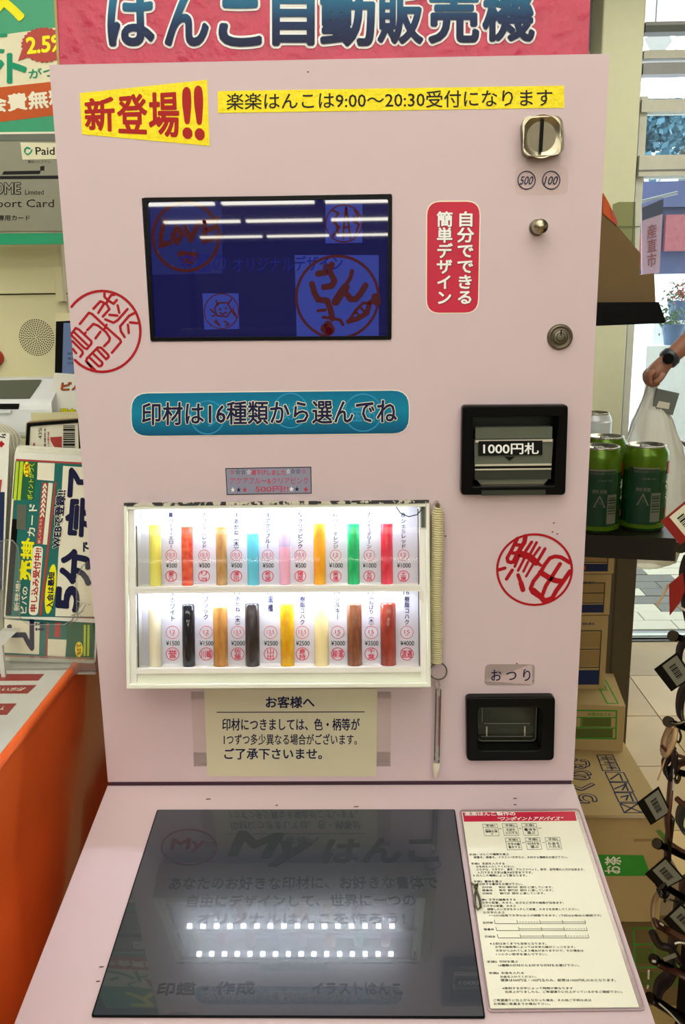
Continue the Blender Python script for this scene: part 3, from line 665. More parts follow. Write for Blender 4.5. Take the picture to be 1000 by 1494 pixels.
xl, xr = h[0] + 0.005, h[1] - 0.005
MB().fbox(P8, xl + 0.001, xr - 0.001, row(640), row(623), -0.010, 0.0).build('upper_hood', 'smoke_plastic', note, bevel=0.001)
MB().prism(P8, [(xl, row(641)), (xr, row(641)), (xr - 0.001, row(695)), (xr - 0.008, row(708)), (xl + 0.008, row(708)), (xl + 0.001, row(695))], -0.003, 0.001).build('guide_flap', 'smoke_plastic', note, bevel=0.0008)
for (r0, r1, m) in ((641, 644.5, 'chrome'), (676.5, 679, 'chrome'), (679, 683, 'black_matte'), (683, 685, 'chrome'), (686, 699, 'smoke_dark'), (703, 705.5, 'steel')):
    ins = 0.001 if r0 < 700 else 0.008
    MB().fbox(P8, xl + ins, xr - ins, row(r1), row(r0), 0.001, 0.0026 if m == 'chrome' else 0.0016).build('ridge', m, note)
lb = MB().prism(P8, px2(P8, [(698, 643), (791, 642), (791, 663), (698, 664)]), 0.001, 0.0032).build('banknote_label', 'black_matte', note)
text(P8, '1000円札', (705, 645.5, 785, 661.5), 0.0034, 'white_ink', note, 0.03)
MB().prism(P8, px2(P8, [(736, 666), (751, 666), (743.5, 672)]), 0.0012, 0.002).build('arrow', 'black_matte', note)
# the flap's cut-outs at the foot
MB().fbox(PP, h[0] + 0.012, h[1] - 0.012, bo_[3][1] - 0.0005, bo_[3][1] + 0.0045, 0.0085, 0.0112).build('notch_plate', 'smoke_dark', note)

# ---- change tray
co = px2(PP, [(679, 1012), (808, 1011), (806, 1103), (680, 1104)])
h = H_CHNG; ch_ = px2(PP, [(696, 1027), (788, 1026), (786, 1088), (697, 1088)])
tray = MB().frame(PP, rr([co[3], co[2], co[1], co[0]], 0.005), rr([ch_[3], ch_[2], ch_[1], ch_[0]], 0.006), -0.02, 0.010).build('change_tray', 'black_plastic', vm, bevel=0.0018)
hi = h
mb = MB()
mb.fbox(PP, h[0] + 0.001, h[1] - 0.001, h[2] + 0.001, h[3] - 0.001, -0.045, -0.041).fbox(PP, h[0] + 0.001, h[1] - 0.001, h[2] + 0.001, h[2] + 0.004, -0.041, -0.01)
mb.build('recess_back', 'black_plastic', tray)
fq = rr(inset([ch_[3], ch_[2], ch_[1], ch_[0]], 0.0012), 0.005)
MB().prism(PP, fq, -0.010, -0.008).build('clear_flap', 'smoke_window', tray)
MB().frame(PP, fq, inset(fq, 0.0008), -0.008, -0.007).build('flap_edge', 'smoke_plastic', tray)
for (x0, y0, x1, y1, m) in ((708, 1060, 776, 1061, 'smoke_plastic'), (711, 1065, 713, 1079, 'steel'), (767, 1065, 769, 1079, 'steel'), (704, 1079, 780, 1080, 'smoke_plastic'), (705, 1032, 706, 1058, 'smoke_plastic')):
    MB().prism(PP, px2(PP, box4(x0, y0, x1, y1)), -0.0080, -0.0074).build('flap_rib', m, tray)
MB().prism(PP, px2(PP, box4(714, 1031, 752, 1044)), -0.03, -0.028).build('inner_hood', 'black_matte', tray)

# ---- notice sheet and its tape
tp = plate('clear_tape', PP, [(279, 1009), (571, 1009), (570, 1118), (283, 1118)], 0, 0, 0.0002, 'clear_film', vm)
ns = plate('notice_sheet', PP, [(298, 1004), (551, 1004), (549.5, 1132), (303, 1132)], 0, 0.0003, 0.0009, 'cream_paper', vm)
texts(PP, [('お客様へ', (388.5, 1015.5, 459, 1032), 0.035), ('印材につきましては、色・柄等が', (325, 1047.5, 525, 1065), 0.03), ('1つずつ多少異なる場合がございます。', (327, 1070, 521, 1086), 0.025), ('ご了承下さいませ。', (328, 1091, 470, 1107), 0.03)], 0.0011, 'navy_ink', ns)
MB().stroke(PP, [PP.inv(317, 1038.5), PP.inv(532, 1038)], 0.0009, 0.0010).build('rule', 'navy_ink', ns)
# ---- display case for the seal sticks: a shallow wedge box, its foot standing further out
TP = Plane((0, -0.010, 1.266), (1, 0, 0), (0, math.sin(T12), math.cos(T12)))
A0, A1 = TP.inv(181, 870)[0] + 0.0015, TP.inv(628, 870)[0]; A0, A1 = -0.2045, 0.0915
VB = TP.inv(404, 1004.5)[1]
case = MB().frame(TP, [(A0, VB), (A1, VB), (A1, 0), (A0, 0)], [(A0 + 0.0035, VB + 0.005), (A1 - 0.0035, VB + 0.005), (A1 - 0.0035, -0.0024), (A0 + 0.0035, -0.0024)], -0.040, 0.0).build('display_case', 'case_cream', vm, bevel=0.001)
MB().fbox(TP, A0 + 0.0005, A1 - 0.0005, -0.0028, 0.0006, -0.012, 0.0007).build('worn_top_strip', 'worn_black', case)
MB().fbox(TP, A0 + 0.0035, A1 - 0.0035, -0.0058, -0.0024, -0.003, -0.0005).build('top_lip', 'case_cream', case)
TPS = TP.lifted(-0.015); TPC = TP.lifted(-0.0275)
v1 = TPS.inv(404, 853)[1]; v2 = TPS.inv(404, 971)[1]
MB().fbox(TP, A0 + 0.003, A1 - 0.003, VB + 0.004, -0.004, -0.034, -0.0285).build('back_board', 'case_white', case)
mb = MB(); mb.fbox(TP, A0 + 0.0035, A0 + 0.0095, VB + 0.005, -0.0062, -0.028, -0.004).fbox(TP, A1 - 0.0095, A1 - 0.0035, VB + 0.005, -0.0062, -0.028, -0.004)
mb.build('inner_side', 'case_white', case, bevel=0.0006)
MB().fbox(TP, A0 + 0.0102, A0 + 0.0112, v2 + 0.001, -0.022, -0.0075, -0.006).build('guide_strip', 'smoke_dark', case)
MB().fbox(TP, A1 - 0.0112, A1 - 0.0102, v2 + 0.001, -0.008, -0.0075, -0.006).build('guide_strip', 'smoke_dark', case)
MB().fbox(TP, A0 + 0.009, A1 - 0.009, v1 - 0.0035, v1, -0.0285, -0.004).fbox(TP, A0 + 0.009, A1 - 0.009, v1 - 0.0065, v1 - 0.003, -0.0055, -0.004).build('shelf', 'case_white', case, bevel=0.0005)
MB().fbox(TP, A0 + 0.009, A1 - 0.009, v2 - 0.005, v2, -0.0285, -0.003).build('lower_shelf', 'case_white', case, bevel=0.0006)
MB().fbox(TP, A0 + 0.009, A1 - 0.009, VB + 0.014, v2 - 0.005, -0.0285, -0.013).build('kick_panel', 'case_cream', case)
MB().fbox(TP, A0 + 0.009, A1 - 0.009, VB + 0.005, VB + 0.014, -0.028, -0.006).build('lower_ledge', 'case_cream', case, bevel=0.0008)
MB().fbox(TP, A0 + 0.003, A1 - 0.003, VB + 0.004, -0.005, -0.0042, -0.0034).build('clear_cover', 'case_cover_film', case)
NL = 16
for vtop in (-0.0026, v1 - 0.0036):
    st = MB().fbox(TP, A0 + 0.012, A1 - 0.02, vtop - 0.0008, vtop + (0.0 if vtop > -0.01 else 0.0002), -0.0135, -0.0062).build('led_strip', 'case_white', case)
    for i in range(NL):
        a = -0.1785 + i * 0.0157
        MB().fbox(TP, a - 0.0026, a + 0.0026, vtop - 0.0024, vtop - 0.0008, -0.0115, -0.0068).build('led', 'led_white', case)
# corner tape scraps
MB().stroke(TP, [(A1 - 0.032, -0.006), (A1 - 0.028, -0.012), (A1 - 0.020, -0.0155), (A1 - 0.012, -0.0135), (A1 - 0.006, -0.007)], 0.0009, -0.001, 0.0006).build('tape_edge', 'black_matte', case)
MB().fbox(TP, A1 - 0.008, A1 - 0.0045, -0.026, -0.004, -0.004, -0.0008).build('corner_clip', 'smoke_dark', case)
MB().prism(TP, [(A1 - 0.022, v1 - 0.006), (A1 - 0.006, v1 - 0.006), (A1 - 0.006, v1 - 0.018), (A1 - 0.014, v1 - 0.010)], -0.0035, -0.002).build('tape_scrap', 'clear_film', case)
# price card
card = MB().fbox(TP, A0 + 0.0095, A1 - 0.0095, v2 - 0.001, -0.005, -0.0285, -0.0275).build('price_card', 'card_white', vm)
UP_ = [(250, 'パールイエロー', '1', '10.5', '¥500', '愛乃'), (298, 'コーラルレッド', '2', '10.5', '¥500', 'リョ'), (345, 'あかね(木)', '3', '10.5', '¥500', '澤田'), (391, 'アクアブルー', '4', '10.5', '¥500', '希望'), (438.5, 'クリアピンク', '5', '10.5', '¥500', '陽菜'), (490, 'パールオレンジ', '6', '12', '¥1000', '美優'), (539, 'シェルグリーン', '7', '12', '¥1000', '友哉'), (589, 'シェルレッド', '8', '12', '¥1000', '土屋')]
LO_ = [(252, 'ホワイト', '9', '12', '¥1500', '誉'), (301, 'ブラック', '10', '12', '¥1500', '川嶋'), (347, 'あかね(木)', '11', '13.5', '¥2000', '佐藤'), (395, '黒檀', '12', '13.5', '¥2500', '山出'), (441.5, '樹脂コハク', '13', '13.5', '¥2500', '倉持'), (493, 'シルキー', '14', '15', '¥3000', '柳澤'), (542, 'みねばり(木)', '15', '15', '¥3500', '千葉'), (594, '樹脂コハク', '16', '15', '¥4000', '渡邉')]
nv, rd, bk = [], [], []
for (lst, ytop, dyc, yr, yp, ys_, rad) in ((UP_, 745, 8.2, 810, 825, 840.5, 8), (LO_, 860, 8.4, 922.5, 938.5, 954, 9.3)):
    for (x, nm, no, dia, pr, sl_) in lst:
        n_ = len(nm); top = ytop + (3 if len(no) == 1 else 1)
        nv.append((no, (x - 2 - len(no) * 1.5, top, x + 2 + (len(no) - 1) * 1.5, top + 6.5), 0.0))
        y0 = top + 9; y1 = min(y0 + n_ * dyc, yr - rad - 2)
        if nm == '黒檀': y1 = y0 + 22
        nv.append((vert(nm), (x - 3.6, y0, x + 3.6, y1), 0.03, 'CENTER', 1.0))
        rd.append((dia, (x - (5.4 if len(dia) > 2 else 3.8), yr - 3.4, x + (5.4 if len(dia) > 2 else 3.8), yr + 2.0), 0.01))
        rd.append(('mm', (x - 2.2, yr + 3.2, x + 2.2, yr + 5), 0.02))
        w_ = 8.4 if len(pr) == 4 else 10.4
        bk.append((pr, (x - w_ + 1, yp - 3.6, x + w_, yp + 3.2), 0.02))
        rs = rad - 1.6
        if len(sl_) == 2 and '川' not in sl_ and '渡' not in sl_ and '柳' not in sl_:
            rd.append((vert(sl_), (x - rs * .62, ys_ - rs, x + rs * .62, ys_ + rs), 0.03, 'CENTER'))
        elif len(sl_) == 2: rd.append((sl_, (x - rs, ys_ - rs * .75, x + rs, ys_ + rs * .75), 0.03))
        else: rd.append((sl_, (x - rs * .8, ys_ - rs * .8, x + rs * .8, ys_ + rs * .8), 0.02))
        for yy, ww in ((yr, 0.7), (ys_, 1.0)): ringpx(TPC, x, yy, rad, rad * 0.98, ww, 0.0002, 'red_print', card, name='printed_ring', dc=0.0001)
texts(TPC, nv, 0.0003, 'navy_ink', card); texts(TPC, rd, 0.0003, 'red_print', card); texts(TPC, bk, 0.0003, 'black_ink', card)
# ---- the sixteen seal sticks
def smat(name, a, b, scale=30, stretch=6, rough=0.25, emis=None):
    m = mat(name, a, rough, wb=False); nt = m.node_tree; rp = [n for n in nt.nodes if n.type == 'VALTORGB'][0]
    rp.color_ramp.elements[0].color = (*lin(a), 1); rp.color_ramp.elements[1].color = (*lin(b), 1)
    nz = [n for n in nt.nodes if n.type == 'TEX_NOISE'][0]; nz.inputs['Scale'].default_value = scale
    mp = nt.nodes.new('ShaderNodeMapping'); mp.inputs['Scale'].default_value = (stretch, stretch, 1)
    tc = [n for n in nt.nodes if n.type == 'TEX_COORD'][0]; nt.links.new(tc.outputs['Object'], mp.inputs[0]); nt.links.new(mp.outputs[0], nz.inputs['Vector'])
    nt.nodes['Principled BSDF'].inputs['Subsurface Weight'].default_value = 0.0
smat('stick_yellow', (226, 220, 92), (236, 232, 120), 8); smat('stick_coral', (206, 52, 40), (238, 110, 70), 160, 1)
smat('stick_akane', (176, 128, 72), (206, 164, 108), 40, 4); smat('stick_aqua', (92, 196, 224), (104, 206, 232), 8)
smat('stick_lilac', (196, 176, 214), (206, 190, 220), 8); smat('stick_pink', (244, 176, 208), (246, 188, 214), 8)
smat('stick_orange', (246, 148, 30), (252, 190, 40), 30, 3); smat('stick_green', (10, 160, 84), (40, 206, 132), 40, 3); smat('stick_red', (206, 30, 56), (236, 70, 92), 40, 3)
smat('stick_white', (226, 220, 190), (236, 230, 206), 8); smat('stick_black', (14, 16, 22), (22, 24, 32), 8, 1, 0.1); smat('stick_akane_wood', (168, 110, 46), (200, 146, 76), 40, 5)
smat('stick_ebony', (36, 30, 32), (56, 46, 46), 60, 4, 0.18); smat('stick_amber', (214, 150, 10), (232, 186, 30), 60, 2, 0.15); smat('stick_silky', (240, 222, 160), (246, 232, 184), 8)
smat('stick_minebari', (110, 60, 36), (146, 92, 62), 40, 6, 0.22); smat('stick_russet', (134, 44, 34), (170, 74, 58), 40, 3, 0.15)
STK = [(227.5, 765, 853, 17, 'stick_yellow', 'pale yellow seal stick, first from the left on the upper shelf'), (274, 768, 853, 16.5, 'stick_coral', 'mottled coral red seal stick on the upper shelf'),
       (324, 768, 853, 16, 'stick_akane', 'slim light brown wooden seal stick on the upper shelf'), (370, 778, 853, 17, 'stick_aqua', 'sky blue seal stick on the upper shelf'),
       (416, 764, 852, 16, 'stick_pink', 'clear pink seal stick with lilac upper third on the upper shelf'), (467, 764, 852, 17.5, 'stick_orange', 'bright orange seal stick on the upper shelf'),
       (516.5, 764, 852, 17.5, 'stick_green', 'emerald green seal stick on the upper shelf'), (565, 764, 852, 17.5, 'stick_red', 'bright raspberry red seal stick at the right end of the upper shelf'),
       (227, 886, 972, 18.5, 'stick_white', 'off-white seal stick at the left end of the lower shelf'), (276, 881, 971, 18.5, 'stick_black', 'glossy jet black seal stick, second on the lower shelf'),
       (322.5, 884, 971, 21, 'stick_akane_wood', 'thick golden brown wooden seal stick on the lower shelf'), (369, 880, 970, 21, 'stick_ebony', 'dark ebony seal stick with faint brown grain on the lower shelf'),
       (420, 880, 970, 20.5, 'stick_amber', 'translucent amber seal stick on the lower shelf'), (470, 887, 970, 21, 'stick_silky', 'cream coloured thick seal stick on the lower shelf'),
       (518, 880, 969, 21.5, 'stick_minebari', 'dark brown wooden seal stick on the lower shelf'), (567, 879, 969, 22.5, 'stick_russet', 'reddish brown polished seal stick at the right end of the lower shelf')]
for (x, y0, y1, wpx, m, lab) in STK:
    r = wpx / 2 / 1.47 / 1000; low = y1 > 900
    base = TPS.pt(TPS.inv(x, y1)[0], v2 if low else v1); H = TPS.inv(x, y0)[1] - (v2 if low else v1); ax = TPS.v
    b = 0.0018 if low else 0.0008
    prof = [(r - 0.0006, 0), (r, 0.0006), (r, H - b), (r - b * 0.35, H - b * 0.3), (r - b, H), (0.0001, H)]
    if m == 'stick_pink':
        t = thing('seal_stick', base, lab, 'seal stick', 'seal sticks in the lit display case')
        MB().lathe(base, ax, [(r - 0.0006, 0), (r, 0.0006), (r, H * 0.62)], 24).build('lower_body', 'stick_pink', t)
        MB().lathe(base + ax * H * 0.62, ax, [(r, 0), (r, H * 0.38 - 0.001), (r - 0.001, H * 0.38)], 24).build('upper_body', 'stick_lilac', t)
    else:
        tag(MB().lathe(base, ax, prof, 24).build('seal_stick', m, org=base), lab, 'seal stick', 'seal sticks in the lit display case')

# ---- coiled cord with stylus, hung beside the case
c0 = PP.lifted(0.008).at(638.5, 739); c1 = PP.lifted(0.008).at(636.5, 966)
t = thing('coiled_cord', c1, 'cream coiled cord with metal ring and clear stylus hanging beside the lit case', 'coiled cord')
pts = []; NT = 70; L_ = (c0 - c1)
for i in range(NT * 9 + 1):
    a = 2 * math.pi * i / 9; f = i / (NT * 9); p = c0 - L_ * f
    rad = 0.0052 if f > 0.04 else 0.0025 + 0.07 * f
    pts.append(p + Vector((rad * math.cos(a) + 0.0006 * math.sin(f * 9), rad * math.sin(a) * 0.9, 0)))
MB().tube(pts, 0.0012, 5).build('coil', 'coil_cream', t)
MB().cyl(c0 + Vector((0, 0.008, 0.002)), c0 + Vector((0, -0.003, 0.002)), 0.0022, n=12).build('hook_screw', 'steel', t)
rc = PP.lifted(0.006).at(639.5, 979.5)
MB().tube([rc + Vector((0.0088 * math.cos(a / 24 * 2 * math.pi), 0.001 * math.sin(a / 24 * 6.28 * 2), 0.0088 * math.sin(a / 24 * 2 * math.pi))) for a in range(24)], 0.0008, 6, True).build('key_ring', 'dark_steel', t)
P6a = PP.lifted(0.006)
a = P6a.at(637.5, 990); b = P6a.at(640, 1007)
MB().tube([a, a + Vector((-0.003, 0, -0.006)), b, b + Vector((0.001, 0, 0.006)), a + Vector((0.0015, 0, -0.001))], 0.0009, 6).build('cord_loop', 'clear_acrylic', t)
s0 = P6a.at(640, 1006); s1 = P6a.at(637.5, 1112); s2 = P6a.at(636, 1134)
MB().cyl(s0, s1, 0.0031, 0.0031, 12).build('stylus_barrel', 'clear_acrylic', t)
MB().cyl(P6a.at(641.2, 1016), P6a.at(640.2, 1088), 0.0007, n=6).build('barrel_insert', 'dark_red_ink', t)
MB().lathe(s1, s2 - s1, [(0.0031, 0), (0.0042, 0.003), (0.0036, 0.009), (0.0022, (s2 - s1).length - 0.001), (0.001, (s2 - s1).length)], 16).build('stylus_tip', 'stylus_tip', t)

# ---- console: touch screen and guide sheet
tq = [(229.5, 1182.5), (664, 1182), (708.5, 1486.5), (133, 1484.5)]
tf = plate('touch_screen_bezel', SP, tq, 0.002, 0.0, 0.0010, 'black_plastic', vm)
q2 = inset(px2(SP, tq), 0.0012); tsn = MB().prism(SP, rr(q2, 0.0015), 0.0010, 0.0016).build('touch_screen', 'touch_lcd', vm)
Cc = 0.0018
text(SP, 'My', [(350, 1216), (462, 1222), (430, 1266), (330, 1260)], Cc, 'touch_print', tsn, 0.06)
text(SP, 'はんこ', [(480, 1228), (632, 1224), (640, 1258), (470, 1260)], Cc, 'touch_print', tsn, 0.05)
texts(SP, [('あなたのお好きな印材に、お好きな書体で', [(250, 1282), (636, 1280), (640, 1298), (246, 1300)], 0.02), ('自由にデザインして、世界に一つの', [(276, 1308), (604, 1306), (608, 1324), (272, 1326)], 0.02), ('オリジナルはんこを作ろう!', [(290, 1334), (590, 1333), (592, 1350), (288, 1351)], 0.02), ('印鑑・作成', [(232, 1436), (372, 1434), (372, 1452), (228, 1454)], 0.03), ('イラストはんこ', [(456, 1436), (584, 1436), (588, 1452), (456, 1452)], 0.03)], Cc, 'touch_print', tsn)
ringpx(SP, 276, 1238, 40, 26, 1.6, Cc - 0.0002, 'touch_red', tsn, name='logo_ring', dc=0.0002)
text(SP, 'My', [(252, 1226), (300, 1224), (296, 1244), (248, 1246)], Cc, 'touch_red', tsn, 0.03)
def c7(x, y): return (670 + x / 3.571, 1160 + y / 3.571)
pk = plate('guide_pocket', SP, [c7(2, 78), c7(626, 73), c7(974, 1124), c7(150, 1134)], 0.004, 0, 0.0006, 'pocket_film', vm)
pb = rr(px2(SP, [c7(2, 78), c7(626, 73), c7(974, 1124), c7(150, 1134)]), 0.004)
MB().frame(SP, pb, inset(pb, 0.0006), 0, 0.0012).build('pocket_rim', 'pink_edge', vm)
gs = plate('guide_sheet', SP, [c7(14, 92), c7(604, 88), c7(938, 1110), c7(164, 1116)], 0, 0.0006, 0.0012, 'sheet_paper', vm)
Cs = 0.0014
MB().prism(SP, px2(SP, [c7(18, 96), c7(604, 90), c7(614, 139), c7(27, 144)]), 0.0012, 0.0013).build('red_header', 'crimson_film', gs)
def seg(x0, y0, x1, y1): return [c7(x0, y0), c7(x1, y0 - 2), c7(x1 + (y1 - y0) * 0.28, y1 - 2), c7(x0 + (y1 - y0) * 0.18, y1)]
texts(SP, [('楽楽はんこ製作の', seg(28, 95, 290, 114), 0.035), ('“ワンポイントアドバイス”', [c7(205, 119), c7(545, 117), c7(535, 137), c7(197, 139)], 0.035)], Cs, 'white_ink', gs)
L_ = [('手順1', (52, 311, 94, 321)), ('はんこの種類を選ぶ', (108, 309, 258, 320)), ('縦書き、横書き、イラスト+文字など、お好きな種類をお選び下さい。', (76, 324, 566, 336)),
      ('手順2', (62, 358, 106, 369)), ('名前を入力する', (120, 357, 236, 369)), ('お名前を入力してください。', (88, 373, 286, 384)), ('ひらがな、カタカナ、漢字、アルファベット、数字、記号等の入力が出来ます。', (90, 387, 652, 400)), ('入力できる文字は最大8文字までです。', (94, 403, 382, 416)), ('※ はんこの種類によって異なります。', (72, 419, 352, 431)),
      ('手順3', (76, 451, 118, 462)), ('書体を選ぶ', (132, 450, 222, 462)), ('お好きな書体をお選び下さい。', (104, 464, 330, 476)), ('古印体', (118, 481, 172, 492)), ('実印  銀行印  認印 に適しています。', (206, 480, 488, 492)), ('楷書体', (120, 497, 174, 508)), ('実印  銀行印  認印 に適しています。', (208, 496, 490, 508)), ('印相体', (122, 513, 172, 524)), ('銀行印  認印 に適しています。', (212, 512, 446, 524)),
      ('手順4', (98, 546, 142, 557)), ('文字の編集をする', (154, 545, 294, 557)), ('文字の配置、大きさ、太さなど文字の編集が出来ます。', (118, 561, 544, 573)), ('①文字の配置、大きさ', (126, 578, 294, 590)), ('調整したい文字をタッチして配置、大きさを変更してください。', (146, 595, 624, 607)), ('②文字の太さ', (124, 612, 236, 624)), ('1〜5の5段階で文字の太さが調整できます。(下記はお勧めの範囲です)', (156, 628, 740, 641)),
      ('古印体', (122, 665, 176, 677)), ('楷書体', (128, 700, 182, 712)), ('印相体', (134, 738, 188, 750)),
      ('※上記はあくまでも目安となります。', (160, 774, 454, 786)), ('文字の画数等によっては文字の線がくっつきます。', (186, 792, 604, 804)), ('文字がつぶれてしまう場合がありますので、その場合は', (190, 811, 648, 823)), ('1つ小さい数字を選んで下さい。', (192, 830, 458, 842)),
      ('手順5', (144, 869, 196, 881)), ('印材を選ぶ', (210, 868, 306, 880)), ('16種類の印材からお好きな印材をお選び下さい。', (204, 887, 626, 900)),
      ('手順6', (154, 928, 206, 940)), ('お金を入れる', (220, 927, 336, 939)), ('お金を入れてください。', (214, 947, 402, 959)), ('硬貨は500円玉・100円玉のみ、紙幣は1000円札のみとなります。', (216, 964, 816, 978)),
      ('※彫刻する文字によって時間が異なります', (224, 1007, 592, 1019)), ('出来上がりましたら、ご希望通りに仕上がっているかをご確認下さい。', (240, 1025, 850, 1038)),
      ('ご希望通りに仕上がらなかった場合、その他ご不明な点は', (178, 1069, 688, 1082)), ('お気軽に係員までお尋ね下さい。', (180, 1088, 472, 1101))]
mb = MB()
for s_, (x0, y0, x1, y1) in L_: put(mb, SP, s_, px2(SP, [c7(x0, y0), c7(x1, y0), c7(x1 + 2, y1), c7(x0 + 2, y1)]), Cs, 0.02)
mb.build('lettering', 'black_ink', gs)
mb = MB()
def line7(x0, y0, x1, y1, w_=1.6): mb.stroke(SP, [SP.inv(*c7(x0, y0)), SP.inv(*c7(x1, y1))], w_ / 3.571 / 1.7 / 1000, 0.0012, 0.0002)
bx7 = [(122, 157, '手順1', 'はんこの\n種類を選\nぶ'), (224, 155, '手順2', '名前を\n入力する'), (326, 154, '手順3', '書体を\n選ぶ'), (240, 230, '手順4', '文字の編\n集をする'), (344, 228, '手順5', '印材を\n選ぶ'), (448, 227, '手順6', 'お金を\n入れる')]
for (x, y, t1, t2) in bx7:
    line7(x, y, x + 76, y - 1); line7(x + 4, y + 18, x + 80, y + 17); line7(x + 12, y + 61, x + 88, y + 60); line7(x, y, x + 12, y + 61); line7(x + 76, y - 1, x + 88, y + 60)
    put(mb, SP, t1, px2(SP, [c7(x + 16, y + 3), c7(x + 64, y + 3), c7(x + 67, y + 14), c7(x + 19, y + 14)]), Cs, 0.02)
    put(mb, SP, t2, px2(SP, [c7(x + 12, y + 24), c7(x + 74, y + 23), c7(x + 82, y + 54), c7(x + 20, y + 55)]), Cs, 0.02, 'CENTER')
for (x0, y0, x1) in ((206, 181, 222), (312, 180, 324), (414, 178, 428), (330, 254, 342), (436, 253, 446)): line7(x0, y0, x1, y0 - 0.5, 2.5)
for k, (x, y) in enumerate(((188, 676), (196, 712), (204, 750))):
    n0 = 118
    for j in range(5):
        xx = x + n0 * j; line7(xx - 4, y - 18, xx, y, 2.2)
    for j in range(4):
        dashed = (k, j) in ((0, 1), (1, 3), (2, 3))
        line7(x + n0 * j, y, x + n0 * (j + 1), y, 2.2)
        if j > 0:
            if dashed:
                for i in range(7): line7(x + n0 * j + 8 + i * 15, y - 9, x + n0 * j + 16 + i * 15, y - 9, 2)
            else: line7(x + n0 * j, y - 9, x + n0 * (j + 1), y - 9, 2)
mb.build('diagram', 'black_ink', gs)
# wire clip lying over the sheet's left edge
w = [c7(70, 480), c7(96, 486), c7(88, 510), c7(80, 540), c7(84, 590), c7(98, 612), c7(112, 600), c7(108, 560), c7(94, 520), c7(84, 492)]
pts = [SP.at(*p, 0.0035) for p in w]
t = thing('wire_clip', SP.at(*c7(90, 550), 0.001), 'small bent metal wire clip lying on the left edge of the guide sheet', 'clip')
MB().tube(pts, 0.0011, 8).build('wire', 'dark_steel', t); MB().tube([SP.at(*c7(x, y), 0.005) for x, y in ((62, 478), (78, 492), (98, 484), (92, 504), (76, 500))], 0.0009, 6).build('twist', 'dark_steel', t)
# scuffs on the console
mb = MB()
for (x, y, w_) in ((304, 1166, 2.0), (520, 1177, 2.0), (300, 1182, 1.5), (143, 1432, 1.2), (148, 1411, 1.4), (175, 1389, 1.4), (752, 1165, 1.4), (752, 1174, 1.2), (404, 1175, 1.0)):
    p = SP.inv(x, y); mb.stroke(SP, [(p[0] - w_ * .001, p[1]), (p[0] + w_ * .001, p[1] + 0.0003)], 0.0009, 0.0, 0.0002)
for (x, y) in ((650, 782), (808, 763), (806, 776), (813, 779), (754, 968), (766, 977), (449, 105)):
    p = PP.inv(x, y); mb.stroke(PP, [p, (p[0] + 0.0008, p[1])], 0.0011, 0.0, 0.0002)
mb.build('scuffs', 'leather_brown', vm)['kind'] = 'stuff'

# ================================================================== SIGN ON TOP
PS = wall_plane(0.034)
sg = thing('sign_board', (0, 0.04, BZ + HT), 'crimson sign board with big blue letters standing on the vending machine', 'sign')
q = px2(PS, [(79, -60), (864, -60), (858.5, 90), (86, 96)])
MB().prism(PS, q, -0.012, 0).build('board', 'banner_red', sg)
MB().prism(PS, px2(PS, [(76, -60), (80, -60), (87.5, 96), (84, 96)]), -0.013, 0.001).build('edge_strip', 'kraft', sg)
chs = [('は', 160, 224, -10, 66), ('ん', 243, 303, -10, 66), ('こ', 322, 380, 2, 66), ('自', 400, 457, -15, 65), ('動', 470, 545, -14, 66), ('販', 553, 616, -12, 63), ('売', 627, 697, -12, 62), ('機', 706, 778, -12, 59)]
mb1, mb2 = MB(), MB()
for ch, x0, x1, y0, y1 in chs:
    for mb, c, bo in ((mb1, 0.0008, 0.10), (mb2, 0.0016, 0.046)): put(mb, PS, ch, px2(PS, box4(x0, y0, x1, y1)), c, bo)
mb1.build('letter_outline', 'white_ink', sg); mb2.build('lettering', 'letter_blue', sg)
# ================================================================== LEFT SIDE
PB = wall_plane(0.25)
pa = lambda x, y: PB.inv(x, y)
po = thing('poster_board', (-0.36, 0.26, 1.53), 'green, cream and orange campaign board with slanted text, beside the sign', 'poster board')
MB().prism(PB, px2(PB, [(-90, -40), (100, -40), (100, 356), (-90, 360)]), -0.012, -0.001).build('backing', 'cream_poster', po)
MB().prism(PB, px2(PB, [(-88, -40), (98, -40), (98, 52), (-88, 66)]), -0.001, 0.0).build('green_field', 'green_poster', po)
MB().prism(PB, px2(PB, [(-88, 63), (98, 38), (98, 120), (-88, 137)]), -0.0004, 0.0004).build('cream_band', 'cream_poster', po)
MB().prism(PB, px2(PB, [(-88, 137), (98, 117), (98, 166), (-88, 189)]), -0.0004, 0.0006).build('orange_band', 'orange_print', po)
MB().prism(PB, px2(PB, [(-88, 189), (98, 166), (98, 192), (-88, 194)]), -0.0004, 0.0002).build('green_field', 'green_poster', po)
MB().prism(PB, px2(PB, [(-88, 194), (98, 192), (98, 195), (-88, 197)]), -0.0004, 0.0008).build('pale_rule', 'cream_ink', po)
text(PB, 'ス', [(-32, -26), (32, -30), (34, 28), (-28, 34)], 0.001, 'yellow_ink', po, 0.05)
text(PB, 'て', [(-30, 52), (10, 50), (10, 76), (-28, 78)], 0.001, 'green_ink', po, 0.05)
text(PB, 'ン', [(-54, 84), (5, 80), (5, 122), (-52, 124)], 0.001, 'green_ink', po, 0.05)
text(PB, 'ト', [(12, 80), (38, 78), (38, 119), (12, 120)], 0.001, 'green_ink', po, 0.06)
text(PB, 'がつく', [(42, 101), (98, 97), (98, 111), (43, 115)], 0.001, 'green_ink', po, 0.03)
bp = []
for k in range(56):
    a = 2 * math.pi * k / 56; r = 1.0 if k % 2 else 0.93; bp.append(PB.inv(65 + 34 * r * math.cos(a), 66 + 26 * r * math.sin(a)))
